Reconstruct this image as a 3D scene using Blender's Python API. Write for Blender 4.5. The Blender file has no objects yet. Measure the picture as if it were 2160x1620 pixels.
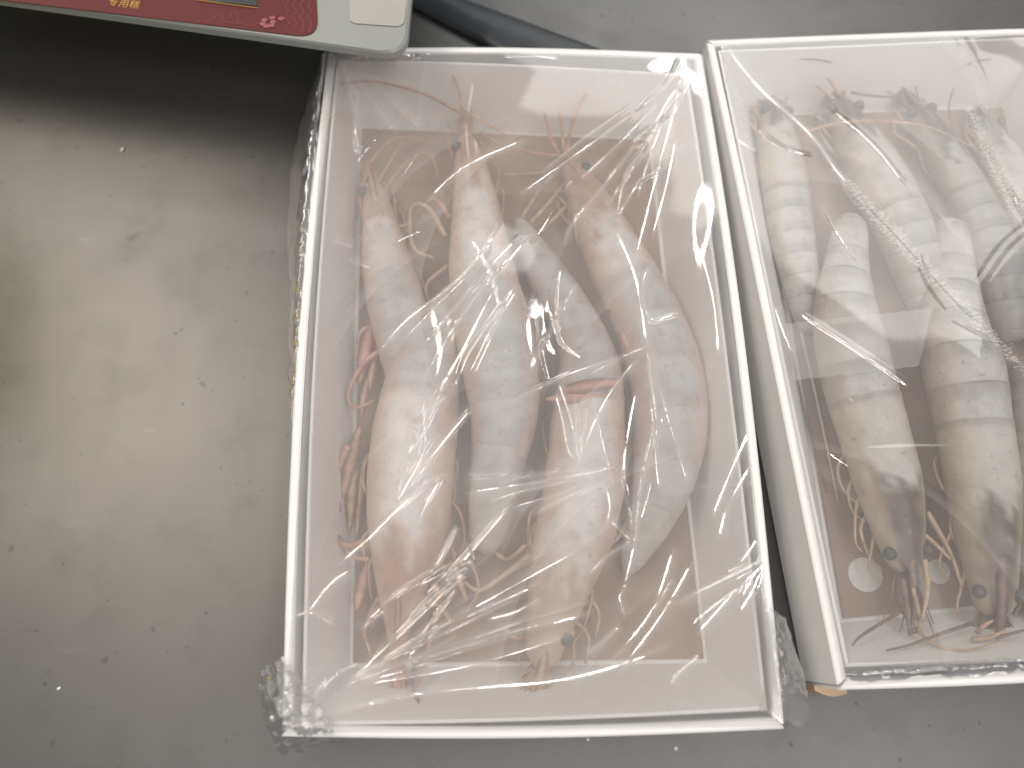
import bpy, math, random
import numpy as np
from mathutils import Vector, Matrix, noise as mnoise
from mathutils.bvhtree import BVHTree

random.seed(7)
rng = np.random.default_rng(11)
C = bpy.context.scene.collection
scene = bpy.context.scene

# ------------------------------------------------------------------ camera
F, CAM_H = 1623.0, 0.32
_Y = Vector((-104, 4807, -F)).normalized()
_X = Vector((1, 0, 0)); _X = (_X - _X.dot(_Y) * _Y).normalized()
_Z = _X.cross(_Y)
ROT = Matrix((_X, _Y, _Z))
cam_d = bpy.data.cameras.new('camera'); cam = bpy.data.objects.new('camera', cam_d); C.objects.link(cam)
cam_d.sensor_width = 36; cam_d.lens = F / 2160 * 36; cam_d.clip_start = 0.01; cam_d.clip_end = 50
cam.matrix_world = Matrix.Translation((0, 0, CAM_H)) @ ROT.to_4x4()
scene.camera = cam
cam_d.dof.use_dof = True; cam_d.dof.focus_distance = 0.303; cam_d.dof.aperture_fstop = 4.5

def P(x, y, z):
    d = ROT @ Vector((x - 1080, 810 - y, -F))
    t = (z - CAM_H) / d.z
    return Vector((0, 0, CAM_H)) + d * t
def px(z):                      # metres per photo pixel at a height
    return (CAM_H - z) / F * 1.03

# ------------------------------------------------------------------ light
w = bpy.data.worlds.new('World'); scene.world = w; w.use_nodes = True
bg = w.node_tree.nodes['Background']; bg.inputs[0].default_value = (0.86, 0.86, 0.86, 1); bg.inputs[1].default_value = 0.26
scene.view_settings.view_transform = 'Standard'; scene.view_settings.look = 'None'
scene.view_settings.exposure = 0.14; scene.view_settings.gamma = 1
def area(name, loc, target, sx, sy, power, col, spin=0.0):
    l = bpy.data.lights.new(name, 'AREA'); l.shape = 'RECTANGLE'; l.size = sx; l.size_y = sy
    l.energy = power; l.color = col
    o = bpy.data.objects.new(name, l); C.objects.link(o); o.location = loc
    d = Vector(target) - Vector(loc)
    o.rotation_euler = (d.to_track_quat('-Z', 'Y').to_matrix() @ Matrix.Rotation(spin, 3, 'Z')).to_euler()
    return o
WARM, COOL, NEUT = (1, 0.88, 0.80), (0.90, 0.96, 1.0), (1, 0.95, 0.93)
LAMPS = []
def tube_lamp(x0, y0, x1, y1, z, width, power, col):
    LAMPS.append((x0, y0, x1, y1, z))
    a, b = Vector((x0, y0, z)), Vector((x1, y1, z)); c = (a + b) / 2
    l = bpy.data.lights.new('tube_lamp', 'AREA'); l.shape = 'RECTANGLE'; l.size = (b - a).length; l.size_y = width
    l.energy = power; l.color = col
    o = bpy.data.objects.new('tube_lamp', l); C.objects.link(o); o.location = c
    o.rotation_euler = (0, 0, math.atan2(y1 - y0, x1 - x0))
tube_lamp(-0.80, -0.30, -0.80, 1.7, 1.6, 0.030, 6.0, WARM)
tube_lamp(0.62, -0.30, 0.62, 1.9, 1.6, 0.026, 7.0, NEUT)
tube_lamp(-1.4, 1.78, 0.7, 1.78, 1.7, 0.030, 6.5, COOL)
tube_lamp(-0.7, -0.50, 1.1, -0.50, 1.6, 0.026, 5.0, NEUT)
area('ceiling_panel', (-1.0, 0.66, 1.5), (-0.2, 0.12, 0), 0.7, 0.6, 9.5, (1, 0.88, 0.74))
area('ceiling_panel', (0.9, 1.7, 1.9), (0, 0.1, 0), 1.7, 0.8, 9.0, (1, 0.97, 0.93))
area('ceiling_panel', (0.95, -1.15, 1.7), (0, 0.1, 0), 1.5, 1.1, 15.5, (1, 0.935, 0.915))

# ------------------------------------------------------------------ materials
def mat(name):
    m = bpy.data.materials.new(name); m.use_nodes = True
    nt = m.node_tree; return m, nt, nt.nodes['Principled BSDF']
def N(nt, t, **k):
    n = nt.nodes.new(t)
    for a, v in k.items():
        if a.startswith('i_'): n.inputs[a[2:].replace('_', ' ')].default_value = v
        else: setattr(n, a, v)
    return n
def ramp(nt, stops):
    r = nt.nodes.new('ShaderNodeValToRGB'); e = r.color_ramp.elements
    while len(e) < len(stops): e.new(0.5)
    for k, (p, c) in enumerate(stops):
        e[k].position = p; e[k].color = c if len(c) == 4 else (*c, 1)
    return r
def L(nt, a, b): nt.links.new(a, b)
def math_n(nt, op, a, b=None, clamp=False):
    n = nt.nodes.new('ShaderNodeMath'); n.operation = op; n.use_clamp = clamp
    for i, v in enumerate((a, b)):
        if v is None: continue
        if isinstance(v, (int, float)): n.inputs[i].default_value = v
        else: L(nt, v, n.inputs[i])
    return n.outputs[0]

def steel_mat():
    m, nt, b = mat('brushed_steel')
    tc = N(nt, 'ShaderNodeTexCoord'); pos = tc.outputs['Object']
    big = N(nt, 'ShaderNodeTexNoise', i_Scale=9.0, i_Detail=4.0, i_Roughness=0.55); L(nt, pos, big.inputs['Vector'])
    mp = N(nt, 'ShaderNodeMapping'); mp.inputs['Scale'].default_value = (12, 420, 1); L(nt, pos, mp.inputs['Vector'])
    br = N(nt, 'ShaderNodeTexNoise', i_Scale=1.0, i_Detail=3.0); L(nt, mp.outputs[0], br.inputs['Vector'])
    mid = N(nt, 'ShaderNodeTexNoise', i_Scale=38.0, i_Detail=5.0, i_Roughness=0.65); L(nt, pos, mid.inputs['Vector'])
    r1 = ramp(nt, [(0.3, (0.140, 0.139, 0.136)), (0.75, (0.160, 0.159, 0.155))]); L(nt, big.outputs[0], r1.inputs[0])
    # smudges
    r2 = ramp(nt, [(0.52, (1, 1, 1)), (0.78, (0.86, 0.86, 0.855))]); L(nt, mid.outputs[0], r2.inputs[0])
    mx = N(nt, 'ShaderNodeMix', data_type='RGBA', blend_type='MULTIPLY'); mx.inputs[0].default_value = 1
    L(nt, r1.outputs[0], mx.inputs[6]); L(nt, r2.outputs[0], mx.inputs[7])
    # drops and flecks of different size
    last = mx.outputs[2]
    for sc, thr, off in ((30, 0.11, 0.0), (70, 0.13, 3.1), (150, 0.16, 7.7)):
        v = N(nt, 'ShaderNodeTexVoronoi', voronoi_dimensions='2D', i_Scale=float(sc)); v.inputs['Randomness'].default_value = 1
        ad = N(nt, 'ShaderNodeVectorMath', operation='ADD'); ad.inputs[1].default_value = (off, off * 1.7, 0)
        wob = N(nt, 'ShaderNodeTexNoise', i_Scale=sc * 2.2, i_Detail=2.0); L(nt, pos, wob.inputs['Vector'])
        sc_ = N(nt, 'ShaderNodeVectorMath', operation='SCALE'); sc_.inputs['Scale'].default_value = 0.35 / sc
        L(nt, wob.outputs['Color'], sc_.inputs[0]); ad2 = N(nt, 'ShaderNodeVectorMath', operation='ADD')
        L(nt, pos, ad.inputs[0]); L(nt, ad.outputs[0], ad2.inputs[0]); L(nt, sc_.outputs[0], ad2.inputs[1]); L(nt, ad2.outputs[0], v.inputs['Vector'])
        sep = N(nt, 'ShaderNodeSeparateColor'); L(nt, v.outputs['Color'], sep.inputs[0])
        rare = math_n(nt, 'GREATER_THAN', sep.outputs[0], 0.84)
        lim = math_n(nt, 'MULTIPLY', sep.outputs[1], thr)
        spot = math_n(nt, 'SUBTRACT', lim, v.outputs['Distance'])
        spot = math_n(nt, 'MULTIPLY', spot, 14.0, True)
        spot = math_n(nt, 'MULTIPLY', spot, rare)
        spot = math_n(nt, 'MULTIPLY', spot, 0.42)
        mm = N(nt, 'ShaderNodeMix', data_type='RGBA'); L(nt, spot, mm.inputs[0]); L(nt, last, mm.inputs[6])
        mm.inputs[7].default_value = (0.05, 0.05, 0.048, 1); last = mm.outputs[2]
    # pale scuffs
    mp2 = N(nt, 'ShaderNodeMapping'); mp2.inputs['Rotation'].default_value = (0, 0, 0.6); mp2.inputs['Scale'].default_value = (14, 60, 1); L(nt, pos, mp2.inputs['Vector'])
    sn = N(nt, 'ShaderNodeTexNoise', i_Scale=1.0, i_Detail=4.0, i_Distortion=1.5); L(nt, mp2.outputs[0], sn.inputs['Vector'])
    rs = ramp(nt, [(0.66, (0, 0, 0)), (0.88, (0.10, 0.10, 0.10))]); L(nt, sn.outputs[0], rs.inputs[0])
    mm = N(nt, 'ShaderNodeMix', data_type='RGBA'); L(nt, rs.outputs[0], mm.inputs[0]); L(nt, last, mm.inputs[6]); mm.inputs[7].default_value = (0.62, 0.62, 0.6, 1)
    L(nt, mm.outputs[2], b.inputs['Base Color'])
    b.inputs['Metallic'].default_value = 0.86
    rr = ramp(nt, [(0.3, (0.41,) * 3), (0.7, (0.45,) * 3)]); L(nt, mid.outputs[0], rr.inputs[0]); L(nt, rr.outputs[0], b.inputs['Roughness'])
    b.inputs['Anisotropic'].default_value = 0.3
    bp = N(nt, 'ShaderNodeBump', i_Strength=0.03, i_Distance=0.0005); L(nt, br.outputs[0], bp.inputs['Height']); L(nt, bp.outputs[0], b.inputs['Normal'])
    return m

def card_mat(name, c1, c2, rough=0.55, bump=0.08):
    m, nt, b = mat(name)
    tc = N(nt, 'ShaderNodeTexCoord')
    n = N(nt, 'ShaderNodeTexNoise', i_Scale=28.0, i_Detail=4.0); L(nt, tc.outputs['Object'], n.inputs['Vector'])
    r = ramp(nt, [(0.3, c1), (0.7, c2)]); L(nt, n.outputs[0], r.inputs[0]); L(nt, r.outputs[0], b.inputs['Base Color'])
    f = N(nt, 'ShaderNodeTexNoise', i_Scale=1400.0, i_Detail=2.0); L(nt, tc.outputs['Object'], f.inputs['Vector'])
    bp = N(nt, 'ShaderNodeBump', i_Strength=bump, i_Distance=0.0004); L(nt, f.outputs[0], bp.inputs['Height']); L(nt, bp.outputs[0], b.inputs['Normal'])
    b.inputs['Roughness'].default_value = rough
    return m

def plain(name, col, rough=0.5, metal=0.0, vary=0.12, scale=60.0):
    m, nt, b = mat(name)
    tc = N(nt, 'ShaderNodeTexCoord')
    n = N(nt, 'ShaderNodeTexNoise', i_Scale=scale, i_Detail=3.0); L(nt, tc.outputs['Object'], n.inputs['Vector'])
    r = ramp(nt, [(0.3, [c * (1 - vary) for c in col]), (0.7, [min(1, c * (1 + vary)) for c in col])]); L(nt, n.outputs[0], r.inputs[0])
    L(nt, r.outputs[0], b.inputs['Base Color']); b.inputs['Roughness'].default_value = rough; b.inputs['Metallic'].default_value = metal
    return m

def shell_mat():
    m, nt, b = mat('shrimp_shell')
    at = N(nt, 'ShaderNodeAttribute', attribute_name='shell_colour')
    tc = N(nt, 'ShaderNodeTexCoord')
    n1 = N(nt, 'ShaderNodeTexNoise', i_Scale=120.0, i_Detail=4.0, i_Roughness=0.6); L(nt, tc.outputs['Object'], n1.inputs['Vector'])
    r1 = ramp(nt, [(0.25, (0.78, 0.76, 0.74)), (0.55, (1, 1, 1)), (0.8, (1.06, 1.04, 1.02))]); L(nt, n1.outputs[0], r1.inputs[0])
    mx = N(nt, 'ShaderNodeMix', data_type='RGBA', blend_type='MULTIPLY'); mx.inputs[0].default_value = 1
    L(nt, at.outputs['Color'], mx.inputs[6]); L(nt, r1.outputs[0], mx.inputs[7])
    n2 = N(nt, 'ShaderNodeTexNoise', i_Scale=310.0, i_Detail=2.0, i_Roughness=0.7); L(nt, tc.outputs['Object'], n2.inputs['Vector'])
    r2 = ramp(nt, [(0.62, (0, 0, 0)), (0.74, (0.5, 0.5, 0.5))]); L(nt, n2.outputs[0], r2.inputs[0])
    m2 = N(nt, 'ShaderNodeMix', data_type='RGBA'); L(nt, r2.outputs[0], m2.inputs[0]); L(nt, mx.outputs[2], m2.inputs[6]); m2.inputs[7].default_value = (0.22, 0.2, 0.19, 1)
    L(nt, m2.outputs[2], b.inputs['Base Color'])
    b.inputs['Roughness'].default_value = 0.38
    b.inputs['Subsurface Weight'].default_value = 0.25
    b.inputs['Subsurface Radius'].default_value = (1.0, 0.7, 0.5); b.inputs['Subsurface Scale'].default_value = 0.003
    bp = N(nt, 'ShaderNodeBump', i_Strength=0.25, i_Distance=0.0008); L(nt, n1.outputs[0], bp.inputs['Height']); L(nt, bp.outputs[0], b.inputs['Normal'])
    return m

def film_mat():
    m = bpy.data.materials.new('clear_film'); m.use_nodes = True; nt = m.node_tree
    nt.nodes.clear()
    out = N(nt, 'ShaderNodeOutputMaterial')
    tr = N(nt, 'ShaderNodeBsdfTransparent'); tr.inputs[0].default_value = (0.985, 0.985, 0.985, 1)
    gl = N(nt, 'ShaderNodeBsdfGlossy'); gl.inputs['Roughness'].default_value = 0.04; gl.inputs[0].default_value = (1, 1, 1, 1)
    df = N(nt, 'ShaderNodeBsdfDiffuse'); df.inputs[0].default_value = (0.93, 0.925, 0.915, 1)
    tl = N(nt, 'ShaderNodeBsdfTranslucent'); tl.inputs[0].default_value = (0.93, 0.925, 0.915, 1)
    dm = N(nt, 'ShaderNodeMixShader'); dm.inputs[0].default_value = 0.45; L(nt, df.outputs[0], dm.inputs[1]); L(nt, tl.outputs[0], dm.inputs[2])
    fr = N(nt, 'ShaderNodeFresnel'); fr.inputs['IOR'].default_value = 1.5
    fac = math_n(nt, 'MULTIPLY', fr.outputs[0], 1.9, True)
    fac = math_n(nt, 'MINIMUM', fac, 0.6)
    at = N(nt, 'ShaderNodeAttribute', attribute_name='haze')
    fz = N(nt, 'ShaderNodeAttribute', attribute_name='frost')
    tc = N(nt, 'ShaderNodeTexCoord')
    mp = N(nt, 'ShaderNodeMapping'); mp.inputs['Rotation'].default_value = (0, 0, -0.5); mp.inputs['Scale'].default_value = (500, 1300, 500); L(nt, tc.outputs['Object'], mp.inputs['Vector'])
    nz = N(nt, 'ShaderNodeTexNoise', i_Scale=1.0, i_Detail=3.0, i_Roughness=0.6); L(nt, mp.outputs[0], nz.inputs['Vector'])
    s = math_n(nt, 'ADD', math_n(nt, 'MULTIPLY', fz.outputs['Fac'], 1.25), math_n(nt, 'MULTIPLY', nz.outputs[0], 2.4))
    s = math_n(nt, 'SUBTRACT', s, 1.95); s = math_n(nt, 'MULTIPLY', s, 2.2, True); s = math_n(nt, 'MULTIPLY', s, 0.58)
    big = N(nt, 'ShaderNodeTexNoise', i_Scale=30.0, i_Detail=3.0); L(nt, tc.outputs['Object'], big.inputs['Vector'])
    hz = math_n(nt, 'MULTIPLY', at.outputs['Fac'], math_n(nt, 'MULTIPLY', math_n(nt, 'ADD', big.outputs[0], 0.5), 1.0))
    hz = math_n(nt, 'MAXIMUM', hz, s)
    m1 = N(nt, 'ShaderNodeMixShader'); L(nt, hz, m1.inputs[0]); L(nt, tr.outputs[0], m1.inputs[1]); L(nt, dm.outputs[0], m1.inputs[2])
    m2 = N(nt, 'ShaderNodeMixShader'); L(nt, fac, m2.inputs[0]); L(nt, m1.outputs[0], m2.inputs[1]); L(nt, gl.outputs[0], m2.inputs[2])
    L(nt, m2.outputs[0], out.inputs[0])
    return m

M = dict(steel=steel_mat(), card=card_mat('white_card', (0.81, 0.805, 0.79), (0.85, 0.845, 0.83)),
         edge=card_mat('kraft_edge', (0.50, 0.36, 0.22), (0.58, 0.43, 0.28), 0.8),
         kraft=card_mat('kraft_board', (0.24, 0.17, 0.122), (0.36, 0.26, 0.195), 0.7),
         hole=card_mat('pale_board', (0.6, 0.58, 0.56), (0.66, 0.64, 0.62), 0.7),
         shell=shell_mat(), film=film_mat(),
         orange=plain('orange_chitin', (0.50, 0.30, 0.20), 0.4, vary=0.3, scale=200),
         pink=plain('pink_chitin', (0.54, 0.30, 0.25), 0.4, vary=0.25, scale=200),
         tan=plain('tan_chitin', (0.50, 0.36, 0.24), 0.4, vary=0.3, scale=200),
         brown=plain('brown_chitin', (0.20, 0.14, 0.11), 0.45, vary=0.35, scale=200),
         pale=plain('pale_chitin', (0.55, 0.50, 0.44), 0.4, vary=0.2, scale=200),
         eye=plain('dark_eye', (0.07, 0.07, 0.075), 0.3),
         tub=plain('white_plastic', (0.29, 0.305, 0.285), 0.35, vary=0.04, scale=25),
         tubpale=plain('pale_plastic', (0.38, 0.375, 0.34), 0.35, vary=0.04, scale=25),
         red=plain('red_print', (0.10, 0.006, 0.007), 0.55, vary=0.08), gold=plain('gold_print', (0.55, 0.33, 0.06), 0.5),
         pinkprint=plain('pink_print', (0.30, 0.085, 0.10), 0.5), black=plain('black_print', (0.03, 0.03, 0.03), 0.4),
         bar=plain('black_plastic', (0.028, 0.034, 0.040), 0.32, vary=0.2), yellow=plain('yellow_card', (0.85, 0.74, 0.03), 0.4),
         crumb=plain('pale_crumb', (0.75, 0.73, 0.70), 0.6))

# ------------------------------------------------------------------ helpers
def link(name, verts, faces, m, parent=None, smooth=True):
    me = bpy.data.meshes.new(name); me.from_pydata([tuple(v) for v in verts], [], faces); me.update()
    if smooth: me.shade_smooth()
    if m: me.materials.append(m)
    o = bpy.data.objects.new(name, me); C.objects.link(o)
    if parent: o.parent = parent
    return o
def thing(name, label, cat, group=None, loc=(0, 0, 0)):
    o = bpy.data.objects.new(name, None); C.objects.link(o); o.location = loc; o.empty_display_size = 0.01
    o['label'] = label; o['category'] = cat
    if group: o['group'] = group
    return o
def tag(o, label, cat, group=None):
    o['label'] = label; o['category'] = cat
    if group: o['group'] = group
    return o
def catmull(pts, n):
    pts = [np.array(p, float) for p in pts]
    if len(pts) == 2: return [pts[0] + (pts[1] - pts[0]) * t for t in np.linspace(0, 1, n)]
    q = [2 * pts[0] - pts[1]] + pts + [2 * pts[-1] - pts[-2]]
    out = []
    for T in np.linspace(0, len(pts) - 1 - 1e-9, n):
        i = int(T); t = T - i; a, b, c, d = q[i:i + 4]
        out.append(0.5 * (2 * b + (c - a) * t + (2 * a - 5 * b + 4 * c - d) * t * t + (3 * b - a - 3 * c + d) * t ** 3))
    return out
def tube(name, pts, radii, m, parent=None, sides=6, n=None):
    n = n or max(8, len(pts) * 5)
    path = [Vector(p) for p in catmull(pts, n)]
    rs = np.interp(np.linspace(0, 1, n), np.linspace(0, 1, len(radii)), radii)
    V, Fc = [], []
    for i, p in enumerate(path):
        t = (path[min(i + 1, n - 1)] - path[max(i - 1, 0)]).normalized()
        a = t.cross(Vector((0, 0, 1)));
        if a.length < 1e-4: a = Vector((1, 0, 0))
        a.normalize(); b = a.cross(t)
        for k in range(sides):
            an = 2 * math.pi * k / sides; V.append(p + (a * math.cos(an) + b * math.sin(an)) * rs[i])
    for i in range(n - 1):
        for k in range(sides):
            Fc.append((i * sides + k, i * sides + (k + 1) % sides, (i + 1) * sides + (k + 1) % sides, (i + 1) * sides + k))
    Fc.append(tuple(range(sides))[::-1]); Fc.append(tuple((n - 1) * sides + k for k in range(sides)))
    return link(name, V, Fc, m, parent)
def slab(name, quad_top, quad_bot, m, parent=None, bevel=0.0006):
    """eight-cornered board: four top corners and four bottom corners, same order"""
    V = list(quad_top) + list(quad_bot)
    Fc = [(0, 1, 2, 3), (7, 6, 5, 4)] + [(k, k + 4, (k + 1) % 4 + 4, (k + 1) % 4) for k in range(4)]
    o = link(name, V, Fc, m, parent, False)
    import bmesh
    bm = bmesh.new(); bm.from_mesh(o.data); bmesh.ops.recalc_face_normals(bm, faces=bm.faces)
    if bevel:
        bmesh.ops.bevel(bm, geom=bm.edges[:], offset=bevel, segments=2, profile=0.6, affect='EDGES')
    bm.to_mesh(o.data); bm.free()
    return o
def ellipsoid(name, c, r, m, parent=None, seg=14, rings=9, rot=None):
    V, Fc = [], []
    for i in range(rings + 1):
        th = math.pi * i / rings
        for k in range(seg):
            a = 2 * math.pi * k / seg
            v = Vector((r[0] * math.sin(th) * math.cos(a), r[1] * math.sin(th) * math.sin(a), r[2] * math.cos(th)))
            if rot: v = rot @ v
            V.append(Vector(c) + v)
    for i in range(rings):
        for k in range(seg):
            Fc.append((i * seg + k, (i + 1) * seg + k, (i + 1) * seg + (k + 1) % seg, i * seg + (k + 1) % seg))
    return link(name, V, Fc, m, parent)

# ------------------------------------------------------------------ table
RIM, FL = 0.034, 0.0042
t = link('table', [(-1.2, -0.9, 0), (1.3, -0.9, 0), (1.3, 1.5, 0), (-1.2, 1.5, 0), (-1.2, -0.9, -0.03), (1.3, -0.9, -0.03), (1.3, 1.5, -0.03), (-1.2, 1.5, -0.03)],
         [(0, 1, 2, 3), (4, 7, 6, 5), (0, 4, 5, 1), (1, 5, 6, 2), (2, 6, 7, 3), (3, 7, 4, 0)], M['steel'], None, False)
t['kind'] = 'structure'

# ------------------------------------------------------------------ boxes
def box(label, outer, inner, floor, bows, ibows):
    """outer/inner/floor: TL, TR, BR, BL at rim height / inner rim height / floor"""
    root = thing('shrimp_box', label, 'box', 'white card boxes of shrimp')
    O = [Vector((p.x, p.y, 0)) for p in outer]; I = [Vector((p.x, p.y, 0)) for p in inner]; G = [Vector((p.x, p.y, 0)) for p in floor]
    TH, ZI = 0.0036, RIM - 0.0008
    def zz(v, z): return Vector((v.x, v.y, z))
    def inset(Q, d):
        c = sum(Q, Vector()) / 4; out = []
        for k in range(4):
            e1 = (Q[k] - Q[k - 1]).normalized(); e2 = (Q[(k + 1) % 4] - Q[k]).normalized()
            n1 = Vector((e1.y, -e1.x, 0)); n2 = Vector((e2.y, -e2.x, 0))
            out.append(Q[k] + (n1 + n2) * d)
        return out
    Oi = inset(O, TH)
    def wall(name, a0, a1, b1, b0, zt, zb, m, A0=None, A1=None, B1=None, B0=None, bow=0.0):
        """board between top outline a0-a1 (outer) b0-b1 (inner), bottom outline A../B.., bowed along its length"""
        A0, A1, B1, B0 = A0 or a0, A1 or a1, B1 or b1, B0 or b0
        n = 14; V = []
        nrm = -(a1 - a0).cross(Vector((0, 0, 1))).normalized()
        prof = [(0.0, zt - 0.0006, 0), (0.2, zt, 0), (0.8, zt, 0), (1.0, zt - 0.0006, 0), (1.0, zb, 1), (0.0, zb, 1)]
        for i in range(n + 1):
            s = i / n
            off = nrm * (bow * math.sin(math.pi * s))
            zw = 0.0005 * math.sin(5 * s + a0.x * 90)
            for q, z, bot in prof:
                if bot: p = (A0.lerp(A1, s)).lerp(B0.lerp(B1, s), q); z_ = z; k_ = 0.2
                else: p = (a0.lerp(a1, s)).lerp(b0.lerp(b1, s), q); z_ = z + zw; k_ = 1
                p = p + off * k_; V.append((p.x, p.y, z_))
        m_ = len(prof); Fc = []
        for i in range(n):
            for k in range(m_):
                Fc.append((i * m_ + k, i * m_ + (k + 1) % m_, (i + 1) * m_ + (k + 1) % m_, (i + 1) * m_ + k))
        Fc.append(tuple(range(m_))[::-1]); Fc.append(tuple(n * m_ + k for k in range(m_)))
        o = link(name, V, Fc, m, root, False)
        import bmesh
        bm = bmesh.new(); bm.from_mesh(o.data); bmesh.ops.recalc_face_normals(bm, faces=bm.faces); bm.to_mesh(o.data); bm.free()
        return o
    for k in range(4):
        j = (k + 1) % 4
        ends = 0.0
        e = (O[j] - O[k]).normalized() * (0.0015 if k % 2 else 0.0)
        wall('outer_wall', O[k] + e, O[j] - e, Oi[j], Oi[k], RIM, 0.0008, M['card'], bow=bows[k])
    TI = 0.0016
    Io, Go = inset(I, -TI), inset(G, -TI)
    for k in range(4):
        j = (k + 1) % 4
        wall('inner_wall', Io[k], Io[j], I[j], I[k], ZI, FL - 0.0022, M['card'], Go[k], Go[j], G[j], G[k], bow=ibows[k])
    Fq = inset(G, -0.001)
    slab('base', [zz(p, FL - 0.0015) for p in Fq], [zz(p, 0.0012) for p in Fq], M['card'], root, 0)
    Kq = inset(G, 0.0012)
    slab('kraft_pad', [zz(p, FL) for p in Kq], [zz(p, FL - 0.0012) for p in Kq], M['kraft'], root, 0.0003)
    return root
def q4(pts, z): return [P(x, y, z) for x, y in pts]

LO = q4([(693, 100), (1480, 110), (1655, 1537), (593, 1553)], RIM)
LI = q4([(716, 130), (1443, 160), (1608, 1488), (646, 1520)], RIM - .001)
LF = q4([(758, 266), (1372, 290), (1492, 1396), (738, 1406)], FL)
boxL = box('white card box at the centre, its film heavily wrinkled and its rim doubled', LO, LI, LF, (0.0012, 0.0034, 0.0018, 0.0042), (0.0006, 0.002, 0.001, 0.0030))
RO = q4([(1490, 85), (2235, 58)], RIM) + q4([(2560, 1410), (1770, 1455)], RIM)
RI = q4([(1522, 112), (2200, 85), (2500, 1365), (1792, 1397)], RIM - .001)
RF = q4([(1590, 240), (2120, 222), (2380, 1250), (1775, 1312)], FL)
boxR = box('white card box at the right, cut off by the edge, its film frosted in bands', RO, RI, RF, (0.0012, 0.001, 0.0012, -0.0004), (0.0006, 0.001, 0.0006, 0.0004))
for x, y, r in ((1825, 1212, 34), (1978, 1206, 24)):
    c = P(x, y, FL); r *= px(FL); n = 28
    V = [(c.x + r * math.cos(2 * math.pi * k / n), c.y + r * math.sin(2 * math.pi * k / n), FL + 0.0003) for k in range(n)]
    V += [(v[0], v[1], FL - 0.0005) for v in V]
    link('round_spot', V, [tuple(range(n))] + [(k, k + n, (k + 1) % n + n, (k + 1) % n) for k in range(n)], M['hole'], boxR, False)
# the bare board end at the near corner of the right box
a, b = P(1702, 1449, 0.004), P(1768, 1455, 0.004)
V = []
for i in range(9):
    s = i / 8; p = a.lerp(b, s); d = -0.0016 * math.sin(math.pi * s)
    V += [(p.x, p.y + d - 0.0008, 0.012), (p.x, p.y + d - 0.0008, 0.0006)]
    V += [(p.x, p.y + 0.0012, 0.012), (p.x, p.y + 0.0012, 0.0006)]
Fc = [(4 * i, 4 * i + 1, 4 * i + 5, 4 * i + 4) for i in range(8)] + [(4 * i, 4 * i + 4, 4 * i + 6, 4 * i + 2) for i in range(8)] + [(0, 2, 3, 1), (32, 33, 35, 34)]
link('board_edge', V, Fc, M['edge'], boxR, False)

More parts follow.
